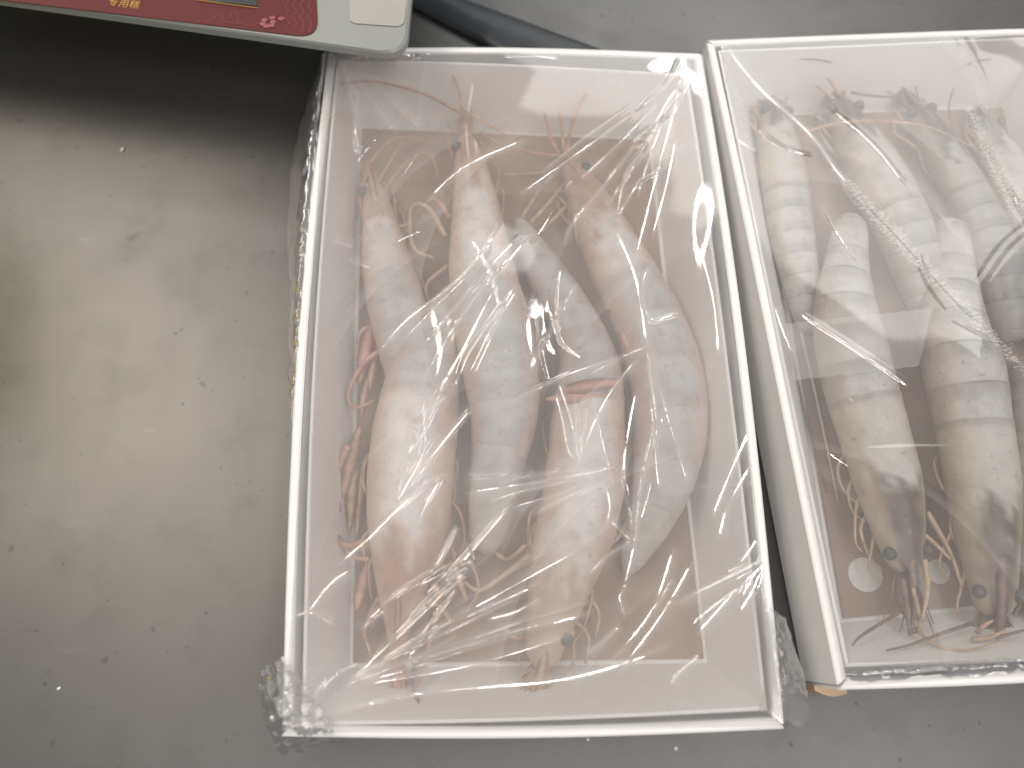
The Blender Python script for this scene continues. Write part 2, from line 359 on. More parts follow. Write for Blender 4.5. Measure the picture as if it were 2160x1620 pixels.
# ------------------------------------------------------------------ shrimps
BODIES = []
def lerp3(a, b, t): t = max(0, min(1, t)); return tuple(a[i] + (b[i] - a[i]) * t for i in range(3))
STY = dict(
    orange=dict(head=(0.48, 0.30, 0.205), cara=(0.69, 0.67, 0.66), abd=(0.56, 0.56, 0.565), band=(0.33, 0.32, 0.31), side=(0.60, 0.41, 0.30), tail=(0.50, 0.49, 0.44)),
    grey=dict(head=(0.13, 0.105, 0.085), cara=(0.60, 0.59, 0.56), abd=(0.60, 0.595, 0.59), band=(0.19, 0.185, 0.18), side=(0.53, 0.44, 0.32), tail=(0.55, 0.53, 0.49)))
def shrimp(label, pts, group, style='orange', uc=0.45, head=0.16, roll=0.0, eyes=(1, 1), rostrum=40, rost_dir=None,
           antennae=(), legs=(), swimmerets=(), fan=None, autolegs=(4, 4), leg_mat='tan', head_mat='orange', dim=1.0, flat=0.8, bandk=1.0, hc=None):
    """pts: (x, y, full width, lift mm) in photo pixels from the front of the head to the end of the tail"""
    S = dict(STY[style])
    if hc: S['head'] = hc
    spine = []; wid = []
    for x, y, w_, lf in pts:
        z = FL + lf * 0.001 + 0.5 * w_ * px(0.02) * flat
        spine.append(tuple(P(x, y, z))); wid.append(w_ * px(z) * 0.475)
    dense = catmull([(*s, w_) for s, w_ in zip(spine, wid)], 240)
    D = np.array(dense); seg = np.linalg.norm(np.diff(D[:, :3], axis=0), axis=1); cum = np.concatenate([[0], np.cumsum(seg)]); Ltot = cum[-1]; cum /= Ltot
    def at(u): return [np.interp(u, cum, D[:, k]) for k in range(4)]
    # ring stations
    st = [(u, 1.0, -1, 0.0) for u in np.linspace(0, uc * 0.94, 26)]
    st += [(uc * 0.97, 1.015, -1, 0), (uc * 0.995, 1.02, -1, 0)]
    nb = 6; bounds = [uc + (0.97 - uc) * x for x in (0, 0.16, 0.33, 0.50, 0.66, 0.81, 1.0)]
    for k in range(nb):
        a, b = bounds[k], bounds[k + 1]
        for fr, g in ((0.0, 0.988), (0.05, 0.991), (0.2, 0.997), (0.45, 1.0), (0.7, 1.002), (0.88, 1.006), (0.93, 1.009), (0.96, 1.011), (0.985, 1.009)):
            st.append((a + (b - a) * fr, g, k, fr))
    st += [(0.985, 0.9, nb, 0), (1.0, 0.55, nb, 0.5)]
    m_ = 28; V, Fc, col = [], [], []
    frames = []
    seed = random.random() * 50
    for (u, g, k, fr) in st:
        x, y, z, hw = at(u); x2, y2, z2, _ = at(min(1, u + 0.01)); x1, y1, z1, _ = at(max(0, u - 0.01))
        T = Vector((x2 - x1, y2 - y1, z2 - z1)).normalized(); Sd = T.cross(Vector((0, 0, 1))).normalized(); U = Sd.cross(T)
        if roll:
            R_ = Matrix.Rotation(roll, 3, T); Sd = R_ @ Sd; U = R_ @ U
        c = Vector((x, y, z)); hh = hw * flat
        if u < 0.02: g *= 0.6 + 20 * u
        frames.append((u, c, T, Sd, U, hw, hh))
        for j in range(m_):
            an = 2 * math.pi * j / m_; ca, sa = math.cos(an), math.sin(an)     # sa=1 is the back
            ex = abs(ca) ** 0.92 * (1 if ca > 0 else -1)
            up = abs(sa) ** 0.9 * (1 if sa > 0 else -0.85)
            keel = 0.05 * max(0, sa) ** 14
            wb = 1 + 0.035 * mnoise.noise((u * 14 + seed, math.cos(an) * 1.5, math.sin(an) * 1.5))
            p = c + (Sd * ex * hw + U * (up + keel) * hh) * g * wb
            V.append(p)
            # colour of the shell itself
            side = max(0.0, min(1.0, (abs(ca) - 0.42 + 0.25 * mnoise.noise((u * 22 + seed, ca * 3, 4.0))) / 0.36))
            nz = mnoise.noise((u * 9 + seed, ca * 2, sa * 2)); nz2 = mnoise.noise((u * 30 + seed, ca * 5, sa * 5))
            if k < 0:
                q = (u / uc)
                cc = lerp3(S['head'], S['cara'], (q - head / uc * 0.75 + 0.22 * nz + 0.18 * nz2) / 0.13)
                cc = lerp3(cc, S['side'], side * 0.75)
                cc = lerp3(cc, S['band'], (0.28 if style == 'orange' else 0.14) * max(0, nz2 + 0.3 * nz))
                if q > 0.955: cc = lerp3(cc, S['band'], 0.35)
            else:
                tt = k / nb
                cc = lerp3(S['abd'], S['tail'], (tt - 0.55) * 2)
                edge_b = math.exp(-((fr - 0.80) / 0.14) ** 2) * (0.65 + 0.5 * nz2 + 0.3 * nz)
                cc = lerp3(cc, S['band'], (0.75 * bandk if style == 'grey' else 0.7) * max(0, min(0.85, edge_b)) * (1 - 0.35 * tt))
                thin = math.exp(-((fr - 0.955) / 0.03) ** 2) * max(0, 0.6 + 0.8 * nz)
                cc = lerp3(cc, S['band'], min(0.9, thin) * bandk * (0.55 if style == 'orange' else 1.0))
                cc = lerp3(cc, S['side'], side * (0.55 if k < 4 else 0.2))
                cc = lerp3(cc, S['band'], 0.32 * max(0, nz + 0.5 * nz2))
                if fr > 0.98: cc = lerp3(cc, (0.7, 0.67, 0.63), 0.3)
            col.append([min(1, v * dim) for v in cc] + [1])
    n = len(st)
    for i in range(n - 1):
        for j in range(m_):
            Fc.append((i * m_ + j, i * m_ + (j + 1) % m_, (i + 1) * m_ + (j + 1) % m_, (i + 1) * m_ + j))
    Fc.append(tuple(range(m_))[::-1]); Fc.append(tuple((n - 1) * m_ + k for k in range(m_)))
    base = Vector((np.mean([p.x for p in V]), np.mean([p.y for p in V]), FL))
    root = thing('shrimp', label, 'shrimp', group, base)
    V = [p - base for p in V]
    o = link('body', V, Fc, M['shell'], root)
    ca_ = o.data.color_attributes.new('shell_colour', 'FLOAT_COLOR', 'POINT'); ca_.data.foreach_set('color', np.array(col, np.float32).ravel())
    import bmesh
    bm = bmesh.new(); bm.from_mesh(o.data); bmesh.ops.recalc_face_normals(bm, faces=bm.faces); bm.to_mesh(o.data); bm.free()
    BODIES.append((V, Fc, base))
    def fr_at(u):
        return min(frames, key=lambda f: abs(f[0] - u))
    hm = M[head_mat]
    # rostrum: a narrow toothed blade over the head
    u0, c, T, Sd, U, hw, hh = fr_at(uc * 0.30); _, c0, T0, S0, U0, hw0, hh0 = fr_at(0.0)
    fwd = -T0
    if rost_dir is not None:
        fwd = (P(rost_dir[0], rost_dir[1], c0.z) - c0).normalized()
    RL = rostrum * px(0.02)
    b0 = c + U * hh * 0.90; b1 = c0 + U0 * hh0 * 1.0; tip = c0 + fwd * RL + Vector((0, 0, hh0 * 0.2))
    path = catmull([b0, b0.lerp(b1, 0.5) + U * 0.0004, b1, b1.lerp(tip, 0.55), tip], 22)
    Vr = []; Fr = []
    for i, p in enumerate(path):
        p = Vector(p) - base; s = i / 21; wr = hw0 * 0.42 * (1 - 0.85 * s) + 0.0003; tooth = 0.0007 * ((i % 3) == 0) * (1 - s)
        Vr += [p + Sd * wr, p + U * (0.0009 * (1 - s) + 0.0003 + tooth), p - Sd * wr, p - U * 0.0006]
    for i in range(21):
        for j in range(4): Fr.append((4 * i + j, 4 * i + (j + 1) % 4, 4 * i + 4 + (j + 1) % 4, 4 * i + 4 + j))
    Fr += [(3, 2, 1, 0), (84, 85, 86, 87)]
    link('rostrum', Vr, Fr, hm, root)
    # eyes on short stalks
    ue, ce, Te, Se, Ue, we, he = fr_at(uc * 0.13)
    for sgn, on in ((1, eyes[0]), (-1, eyes[1])):
        if not on: continue
        r = 0.0026
        pe = ce + Se * sgn * we * 0.9 + Ue * he * 0.62
        e = ellipsoid('eye', pe - base, (r, r, r * 0.95), M['eye'], root)
        tube('eye_stalk', [ce + Se * sgn * we * 0.4 + Ue * he * 0.5 - base, pe - base], [0.0012, 0.0014], hm, e, 6, 4)
    # antennal scales: two flat blades at the front
    for sgn in (1, -1):
        a0 = c0 + S0 * sgn * hw0 * 0.30; tipb = a0 + fwd * RL * 0.85 - S0 * sgn * hw0 * 0.05
        pth = catmull([a0 - fwd * 0.004, a0.lerp(tipb, 0.5) + S0 * sgn * 0.0006, tipb], 12); Vb = []; Fb = []
        for i, p in enumerate(pth):
            p = Vector(p) - base; s = i / 11; wv = hw0 * 0.55 * math.sin(math.pi * (0.12 + 0.86 * s)) + 0.0002
            Vb += [p + S0 * wv, p + U0 * 0.0003, p - S0 * wv, p - U0 * 0.0005]
        for i in range(11):
            for j in range(4): Fb.append((4 * i + j, 4 * i + (j + 1) % 4, 4 * i + 4 + (j + 1) % 4, 4 * i + 4 + j))
        Fb += [(3, 2, 1, 0), (44, 45, 46, 47)]
        link('antennal_scale', Vb, Fb, hm, root)
    # short feelers
    for k in range(9):
        sp = (k - 4) * 0.2 + random.uniform(-0.15, 0.15); a0 = c0 + S0 * sp * hw0
        tip = a0 + (fwd + S0 * sp * 0.22).normalized() * RL * random.uniform(0.5, 1.3) + S0 * random.uniform(-0.004, 0.004); tip.z = max(FL + 0.001, min(tip.z + random.uniform(-0.003, 0.002), RIM - 0.006))
        midp = a0.lerp(tip, 0.55) + S0 * random.uniform(-0.0025, 0.0025)
        tube('feeler', [a0 - base, midp - base, tip - base], [0.0005, 0.00032, 0.00015], hm, root, 5, 10)
    for pl in antennae:
        z0 = pl[0]; q = [P(x, y, z) - base for x, y, z in pl[1:]]
        tube('antenna', q, [0.00075, 0.0006, 0.0003], M[z0], root, 6, len(q) * 8)
    # legs folded along the flanks
    for sgn, cnt in ((1, autolegs[0] + 2), (-1, autolegs[1] + 2)):
        for k in range(cnt):
            ul = uc * (0.22 + 0.12 * k + random.uniform(-0.03, 0.03)); _, cl, Tl, Sl, Ul, wl, hl = fr_at(ul)
            dirn = -1 if random.random() < 0.6 else 1
            p0 = cl + Sl * sgn * wl * 0.75 - Ul * hl * 0.55
            p1 = p0 + Sl * sgn * wl * random.uniform(0.22, 0.42) + Tl * dirn * 0.006 + Vector((0, 0, 0.001))
            p2 = p1 + Tl * dirn * random.uniform(0.007, 0.013) + Sl * sgn * random.uniform(-0.003, 0.003) - Vector((0, 0, 0.002))
            p3 = p2 + Tl * dirn * random.uniform(0.004, 0.008) - Sl * sgn * random.uniform(0.001, 0.005)
            q = [p0, p1, p2, p3]
            for p in q: p.z = max(FL + 0.0012, p.z)
            tube('leg', [p - base for p in q], [0.0009, 0.0007, 0.0005, 0.0002], M[leg_mat], root, 6, 14)
    for pl in legs:
        q = [P(x, y, z) - base for x, y, z in pl[2:]]
        tube('leg', q, [pl[1], pl[1] * 0.85, pl[1] * 0.45], M[pl[0]], root, 6, len(q) * 6)
    # swimmerets: flat fringed leaves
    for mt, x0, y0, x1, y1, wv, z in swimmerets:
        a0, a1 = P(x0, y0, z) - base, P(x1, y1, z - 0.001) - base; d = (a1 - a0); sd = d.cross(Vector((0, 0, 1))).normalized(); Vb = []; Fb = []
        for i in range(12):
            s = i / 11; p = a0 + d * s + Vector((0, 0, 0.0012 * math.sin(math.pi * s))); ww = wv * px(z) * math.sin(math.pi * (0.06 + 0.9 * s)) ** 0.7 * (1 + 0.08 * random.uniform(-1, 1))
            Vb += [p + sd * ww, p + Vector((0, 0, 0.0007)), p - sd * ww, p - Vector((0, 0, 0.0004))]
        for i in range(11):
            for j in range(4): Fb.append((4 * i + j, 4 * i + (j + 1) % 4, 4 * i + 4 + (j + 1) % 4, 4 * i + 4 + j))
        Fb += [(3, 2, 1, 0), (44, 45, 46, 47)]
        link('swimmeret', Vb, Fb, M[mt], root)
    # tail fan
    if fan:
        mt, spread, flen = fan
        _, ct, Tt, St, Ut, wt, ht = fr_at(0.985)
        for k in range(5):
            an = (k - 2) * spread; d = (Tt * math.cos(an) + St * math.sin(an)).normalized(); sd = d.cross(Ut).normalized(); Vb = []; Fb = []
            l = flen * px(0.02) * (1 - 0.08 * abs(k - 2)); lift = -0.0007 * abs(k - 2)
            for i in range(12):
                s = i / 11; p = ct + d * l * s + Ut * (lift + 0.001) ; p.z = max(FL + 0.0012, p.z)
                ww = l * (0.10 if k == 2 else 0.17) * math.sin(math.pi * (0.1 + 0.84 * s)) ** 0.8
                p = p - base; Vb += [p + sd * ww, p + Ut * 0.0007, p - sd * ww, p - Ut * 0.0005]
            for i in range(11):
                for j in range(4): Fb.append((4 * i + j, 4 * i + (j + 1) % 4, 4 * i + 4 + (j + 1) % 4, 4 * i + 4 + j))
            Fb += [(3, 2, 1, 0), (44, 45, 46, 47)]
            link('tail_blade', Vb, Fb, M[mt], root)
    return root

GL, GR = 'shrimps in the centre box', 'shrimps in the right box'
# --- centre box
shrimp('pale shrimp curving down the right wall of the centre box, orange feelers on top', [(1200, 345, 40, 4), (1240, 420, 100, 3), (1295, 540, 145, 2), (1350, 640, 160, 2), (1395, 750, 168, 2), (1415, 870, 165, 2), (1405, 980, 145, 2), (1376, 1080, 110, 1), (1342, 1160, 66, 1), (1322, 1210, 34, 1)],
       GL, uc=0.36, rostrum=45, eyes=(0, 1), head=0.22, fan=None, autolegs=(1, 4),
       legs=[('orange', 0.0011, (1180, 330, .016), (1160, 285, .018), (1148, 235, .02)), ('orange', 0.0010, (1190, 325, .016), (1185, 270, .02), (1178, 228, .022)), ('orange', 0.0009, (1195, 320, .016), (1210, 250, .02), (1245, 180, .024))],
       antennae=[('orange', (1195, 330, .018), (1120, 322, .02), (1050, 300, .024), (990, 262, .026))], head_mat='orange', leg_mat='orange')
shrimp('lower shrimp with a slim tail crossing the middle and grey head at the near wall', [(1142, 1410, 58, 9), (1155, 1335, 90, 8), (1176, 1250, 124, 6), (1206, 1140, 164, 3), (1235, 1020, 175, 2), (1240, 900, 165, 2), (1245, 800, 145, 2), (1230, 720, 122, 1), (1185, 630, 105, 0.5), (1140, 560, 90, 0.5), (1112, 505, 62, 0.5), (1092, 462, 30, 0.5)],
       GL, uc=0.53, rostrum=55, rost_dir=(1118, 1470), eyes=(1, 0), hc=(0.47, 0.37, 0.28), head=0.20, autolegs=(3, 4), fan=None,
       swimmerets=[('pink', 1310, 805, 1175, 826, 16, .030), ('pink', 1290, 835, 1150, 842, 14, .029), ('pink', 1316, 645, 1275, 652, 8, .022), ('pink', 1310, 700, 1345, 770, 16, .024)],
       legs=[('tan', 0.0014, (1120, 1170, .014), (1060, 1215, .012), (1010, 1245, .012), (965, 1215, .012)), ('orange', 0.0009, (1120, 1340, .014), (1085, 1345, .016), (1062, 1322, .018)), ('tan', 0.0012, (1110, 1150, .014), (1070, 1180, .01), (1040, 1160, .01)), ('tan', 0.0012, (1120, 470, .008), (1165, 420, .010), (1195, 380, .010)), ('tan', 0.0012, (1140, 490, .008), (1190, 440, .010), (1215, 400, .010)), ('tan', 0.0011, (1100, 460, .008), (1140, 400, .010), (1185, 350, .010)), ('tan', 0.0010, (1200, 1300, .014), (1240, 1340, .012), (1235, 1400, .010)), ('tan', 0.0010, (1225, 1240, .014), (1262, 1290, .012), (1255, 1350, .009)), ('tan', 0.0009, (1110, 1280, .014), (1060, 1300, .012), (1020, 1285, .010))], head_mat='tan', leg_mat='tan')
shrimp('slim shrimp by the upper left wall of the centre box, dark eye up, half covered', [(785, 385, 45, 3), (800, 460, 80, 2), (815, 550, 115, 1), (838, 650, 135, 1), (862, 750, 130, 0), (880, 860, 110, 0), (890, 960, 80, 0)],
       GL, uc=0.42, rostrum=65, eyes=(1, 0), head=0.2, autolegs=(3, 4), rost_dir=(765, 320),
       legs=[('pink', 0.0013, (800, 690, .012), (762, 700, .012), (752, 760, .010)), ('pink', 0.0013, (800, 740, .014), (765, 770, .014), (735, 830, .013), (750, 860, .012), (790, 845, .012)), ('pink', 0.0012, (790, 600, .012), (782, 560, .012), (792, 500, .012))],
       swimmerets=[('pink', 785, 680, 758, 810, 15, .013), ('orange', 795, 720, 778, 830, 12, .011), ('pink', 775, 800, 762, 880, 9, .011), ('orange', 785, 560, 778, 640, 14, .012), ('orange', 800, 420, 790, 520, 18, .012)],
       antennae=[('tan', (800, 420, .012), (850, 350, .014), (905, 322, .012), (925, 380, .008)), ('tan', (830, 480, .012), (870, 470, .013), (900, 440, .014)), ('tan', (790, 400, .014), (830, 330, .016), (850, 300, .014)), ('orange', (775, 350, .014), (820, 300, .015), (860, 290, .014), (930, 305, .012)), ('pink', (780, 350, .012), (760, 420, .012), (778, 520, .01), (775, 640, .008))], head_mat='orange', leg_mat='pink')
shrimp('large shrimp with orange head straight down over the lower left of the centre box', [(838, 1385, 26, 9), (840, 1320, 54, 8), (846, 1240, 104, 6), (860, 1125, 168, 3.5), (868, 990, 190, 2.5), (882, 860, 180, 2.5), (905, 760, 150, 1.5), (940, 680, 115, 0.3), (985, 610, 80, 0)],
       GL, uc=0.64, rostrum=105, rost_dir=(846, 1480), eyes=(0, 0), head=0.30, autolegs=(4, 2),
       swimmerets=[('orange', 760, 900, 722, 1050, 15, .012), ('tan', 748, 960, 738, 1120, 12, .010), ('orange', 770, 960, 752, 1140, 10, .009), ('tan', 955, 1180, 985, 1270, 10, .012), ('pink', 775, 1190, 752, 1290, 14, .011)],
       legs=[('tan', 0.0010, (930, 1200, .016), (985, 1180, .014), (1010, 1240, .012), (985, 1290, .01)), ('tan', 0.0009, (900, 1260, .016), (945, 1300, .014), (960, 1370, .010)), ('tan', 0.0009, (800, 1280, .014), (770, 1330, .012), (790, 1400, .014)), ('orange', 0.0013, (770, 1140, .014), (730, 1150, .013), (690, 1110, .014), (655, 1060, .016)), ('orange', 0.0012, (780, 1180, .013), (740, 1170, .012), (705, 1115, .012)), ('pink', 0.0012, (800, 1260, .012), (780, 1300, .01), (765, 1350, .008)), ('orange', 0.0012, (910, 1230, .016), (930, 1270, .012), (915, 1330, .010)), ('brown', 0.0010, (905, 1290, .016), (880, 1380, .018), (870, 1440, .022), (885, 1488, .024)), ('pink', 0.002, (735, 940, .014), (710, 1000, .012), (715, 1080, .012))],
       antennae=[('orange', (925, 1270, .012), (905, 1360, .014), (885, 1440, .018), (840, 1480, .020))], head_mat='orange', leg_mat='orange', dim=1.04)
shrimp('longest white shrimp on top of the centre pile, orange pointed head against the far wall', [(982, 285, 40, 9), (992, 345, 78, 8.5), (1005, 450, 122, 7.5), (1015, 560, 158, 6), (1035, 670, 178, 5), (1055, 770, 178, 5), (1062, 870, 155, 5), (1052, 970, 122, 4.5), (1037, 1070, 104, 3), (1022, 1165, 60, 2)],
       GL, uc=0.42, rostrum=72, rost_dir=(978, 222), eyes=(1, 0), head=0.19, autolegs=(2, 2), fan=None,
       legs=[('tan', 0.0014, (940, 500, .022), (905, 440, .020), (868, 440, .018), (872, 520, .016), (915, 545, .018)), ('orange', 0.0014, (950, 460, .022), (915, 420, .020), (880, 455, .016)), ('tan', 0.0010, (945, 560, .02), (900, 600, .014), (905, 640, .010))],
       antennae=[('orange', (970, 238, .026), (910, 205, .027), (850, 184, .028), (780, 172, .029), (718, 178, .029)), ('orange', (985, 236, .026), (1040, 268, .026), (1100, 306, .024)), ('tan', (974, 232, .026), (968, 190, .028), (945, 135, .029)), ('tan', (1165, 364, .010), (1110, 367, .010), (1058, 369, .010))],
       head_mat='orange', leg_mat='orange', dim=1.05)
# --- right box
kw = dict(group=GR, style='grey', head_mat='brown', leg_mat='tan')
shrimp('slim grey shrimp in the far left corner of the right box, dark eye up', [(1632, 225, 50, 3), (1640, 290, 95, 3), (1655, 380, 115, 2), (1665, 460, 110, 2), (1678, 540, 100, 1), (1692, 620, 78, 1), (1705, 700, 45, 0)],
       uc=0.45, rostrum=45, head=0.16, fan=None, autolegs=(2, 1), dim=0.92,
       antennae=[('pale', (1690, 700, .008), (1720, 830, .006), (1748, 960, .006), (1768, 1060, .006)), ('brown', (1670, 760, .006), (1700, 880, .005), (1745, 1040, .005))], **kw)
shrimp('broad pale shrimp in the right box, brown bristly head against the far wall', [(1768, 215, 55, 4), (1800, 280, 105, 3), (1850, 370, 140, 2), (1895, 460, 140, 2), (1935, 560, 125, 1), (1965, 650, 100, 0), (1985, 740, 60, 0)],
       uc=0.5, rostrum=40, head=0.20, autolegs=(2, 2), dim=0.9,
       antennae=[('brown', (1795, 195, .027), (1850, 203, .028), (1905, 203, .029))],
       legs=[('tan', 0.001, (1760, 210, .02), (1735, 190, .022), (1722, 180, .024)), ('orange', 0.001, (1770, 200, .02), (1755, 175, .024), (1745, 165, .026)), ('brown', 0.001, (1760, 240, .016), (1730, 235, .016), (1700, 262, .016))], **kw)
shrimp('dark olive shrimp behind the orange feeler in the right box, narrow brown head', [(1925, 225, 48, 5), (1960, 275, 85, 4), (2000, 340, 100, 3), (2050, 430, 110, 2), (2095, 530, 120, 1), (2120, 630, 110, 0), (2135, 720, 70, 0)],
       uc=0.42, rostrum=62, rost_dir=(1890, 165), head=0.30, autolegs=(1, 1), dim=0.72,
       antennae=[('orange', (1700, 278, .030), (1760, 262, .031), (1850, 256, .031), (1950, 266, .030), (2050, 308, .028)), ('brown', (2030, 310, .02), (2010, 270, .024), (2002, 225, .026), (2012, 185, .028))], **kw)
shrimp('grey shrimp at the edge of the photo in the right box, mostly cut off', [(2070, 250, 50, 2), (2110, 330, 95, 2), (2150, 430, 120, 2), (2185, 540, 125, 2), (2210, 660, 115, 2), (2230, 760, 70, 1)],
       uc=0.45, rostrum=40, head=0.16, autolegs=(1, 1), dim=0.85, **kw)
shrimp('dark shrimp in the lower right corner of the photo, half out of view', [(2200, 1330, 50, 2), (2205, 1230, 110, 2), (2205, 1100, 140, 2), (2195, 960, 135, 1), (2180, 840, 110, 1), (2170, 760, 70, 0)],
       uc=0.45, rostrum=50, head=0.18, autolegs=(1, 2), dim=0.7, **kw)
shrimp('pale shrimp with thin dark rings nearest the left wall of the right box, head down', [(1912, 1205, 62, 6), (1898, 1130, 105, 5), (1875, 1030, 140, 4), (1845, 920, 152, 4), (1815, 820, 160, 4), (1795, 730, 162, 4), (1782, 640, 140, 4), (1785, 560, 105, 4), (1792, 490, 84, 4), (1796, 458, 58, 4)],
       uc=0.43, rostrum=120, rost_dir=(1932, 1345), head=0.25, bandk=1.35, autolegs=(2, 3), eyes=(1, 1),
       legs=[('tan', 0.0013, (1955, 1080, .016), (1985, 1130, .014), (2010, 1180, .014), (2030, 1240, .014)), ('tan', 0.0011, (1940, 1120, .016), (1975, 1150, .016), (2005, 1180, .016)), ('tan', 0.0012, (1950, 1180, .02), (1957, 1240, .02), (1945, 1310, .02)), ('brown', 0.0013, (1905, 1220, .016), (1915, 1290, .018), (1918, 1340, .02)), ('tan', 0.0010, (1925, 1240, .018), (1938, 1290, .018), (1940, 1300, .018))],
       antennae=[('brown', (1900, 1290, .018), (1850, 1320, .022), (1812, 1345, .025), (1798, 1362, .026)), ('tan', (1930, 1310, .018), (1950, 1345, .024), (1990, 1365, .027), (2040, 1372, .029), (2110, 1352, .029)), ('brown', (2030, 1230, .012), (2080, 1260, .012), (2140, 1295, .012))], **kw)
shrimp('wide banded shrimp with its dark head resting on the right box near wall', [(2095, 1300, 72, 6), (2092, 1220, 100, 5), (2080, 1110, 135, 4), (2068, 990, 155, 4), (2050, 880, 165, 4), (2030, 780, 175, 4), (2012, 690, 150, 4), (2005, 600, 120, 4), (2003, 520, 100, 4), (2003, 468, 70, 4)],
       uc=0.43, rostrum=50, head=0.27, autolegs=(3, 2), bandk=1.5, dim=0.97,
       antennae=[('brown', (2050, 1315, .02), (1990, 1335, .024), (1920, 1360, .027), (1870, 1372, .029)), ('brown', (2100, 1345, .024), (2140, 1335, .026), (2180, 1325, .027))],
       legs=[('pink', 0.001, (2060, 1335, .02), (2075, 1320, .022), (2095, 1308, .024)), ('tan', 0.001, (2050, 1350, .024), (2085, 1345, .025), (2120, 1330, .025))], **kw)

# ------------------------------------------------------------------ film
def top_field(X, Y):
    trees = [BVHTree.FromPolygons([v + b for v in V], Fc) for V, Fc, b in BODIES]
    Z = np.zeros(X.shape)
    for i in range(X.shape[0]):
        for j in range(X.shape[1]):
            o = Vector((X[i, j], Y[i, j], 0.1))
            for tr in trees:
                h = tr.ray_cast(o, Vector((0, 0, -1)))
                if h[0] is not None and h[0].z > Z[i, j]: Z[i, j] = h[0].z
    return Z
def blur(A, r, it=2):
    k = np.exp(-0.5 * (np.arange(-2 * r, 2 * r + 1) / r) ** 2); k /= k.sum()
    for _ in range(it):
        B = np.pad(A, 2 * r, mode='edge')
        B = np.apply_along_axis(lambda v: np.convolve(v, k, 'valid'), 0, B)
        A = np.apply_along_axis(lambda v: np.convolve(v, k, 'valid'), 1, B)
    return A
def maxf(A, r):
    B = A.copy()
    for di in range(-r, r + 1):
        for dj in range(-r, r + 1):
            if di * di + dj * dj <= r * r: B = np.maximum(B, np.roll(np.roll(A, di, 0), dj, 1))
    return B
def upsample(A, ny, nx):
    yi = np.linspace(0, A.shape[0] - 1, ny); xi = np.linspace(0, A.shape[1] - 1, nx)
    B = np.stack([np.interp(xi, np.arange(A.shape[1]), r) for r in A])
    return np.stack([np.interp(yi, np.arange(A.shape[0]), B[:, j]) for j in range(nx)], 1)
def dist_poly(X, Y, poly):
    """distance and running parameter of each point to a polyline"""
    D = np.full(X.shape, 1e9); S = np.zeros(X.shape); SG = np.ones(X.shape); n = len(poly) - 1
    lens = [max(1e-9, math.dist(poly[k], poly[k + 1])) for k in range(n)]; tot = sum(lens); acc = 0
    for k in range(n):
        (ax, ay), (bx, by) = poly[k], poly[k + 1]; vx, vy = bx - ax, by - ay
        t = np.clip(((X - ax) * vx + (Y - ay) * vy) / (lens[k] ** 2), 0, 1)
        d = np.hypot(X - ax - t * vx, Y - ay - t * vy); m_ = d < D
        SG[m_] = np.sign(vx * (Y - ay) - vy * (X - ax))[m_]; D[m_] = d[m_]; S[m_] = (acc + t[m_] * lens[k]) / tot; acc += lens[k]
    dist_poly.sign = SG
    return D, S
def lamp_slopes(pts, nrm, gpar, tan):
    """slope across a crease at which it mirrors one of the ceiling tubes, for each point of the crease"""
    ms = np.linspace(-0.5, 0.5, 201); best = None
    for (x0, y0, x1, y1, zl) in LAMPS:
        out = []
        for p, n2, gp, t2 in zip(pts, nrm, gpar, tan):
            g = gp * t2[None, :] + ms[:, None] * n2[None, :]
            nn = np.concatenate([-g, np.ones((len(ms), 1))], 1); nn /= np.linalg.norm(nn, axis=1)[:, None]
            v = p - np.array([0, 0, CAM_H]); v = v / np.linalg.norm(v)
            r_ = v[None] - 2 * (nn @ v)[:, None] * nn
            q = p[None] + r_ * ((zl - p[2]) / np.maximum(r_[:, 2], 1e-3))[:, None]
            if abs(x1 - x0) < 1e-6: f_, along, lo, hi = q[:, 0] - x0, q[:, 1], y0, y1
            else: f_, along, lo, hi = q[:, 1] - y0, q[:, 0], x0, x1
            k = np.where((f_[:-1] * f_[1:] <= 0) & (along[:-1] > lo) & (along[:-1] < hi))[0]
            if len(k) == 0: out.append(np.nan); continue
            k = k[np.argmin(np.abs(ms[k]))]
            out.append(ms[k] + (ms[k + 1] - ms[k]) * (-f_[k]) / (f_[k + 1] - f_[k] + 1e-12))
        out = np.array(out); ok = np.isfinite(out)
        if ok.mean() < 0.45: continue
        cost = np.abs(out[ok]).mean() + 0.5 * (1 - ok.mean())
        if best is None or cost < best[0]: best = (cost, np.interp(np.arange(len(out)), np.where(ok)[0], out[ok]))
    return None if best is None else best[1]
def smoothstep(a, b, x): t = np.clip((x - a) / (b - a), 0, 1); return t * t * (3 - 2 * t)
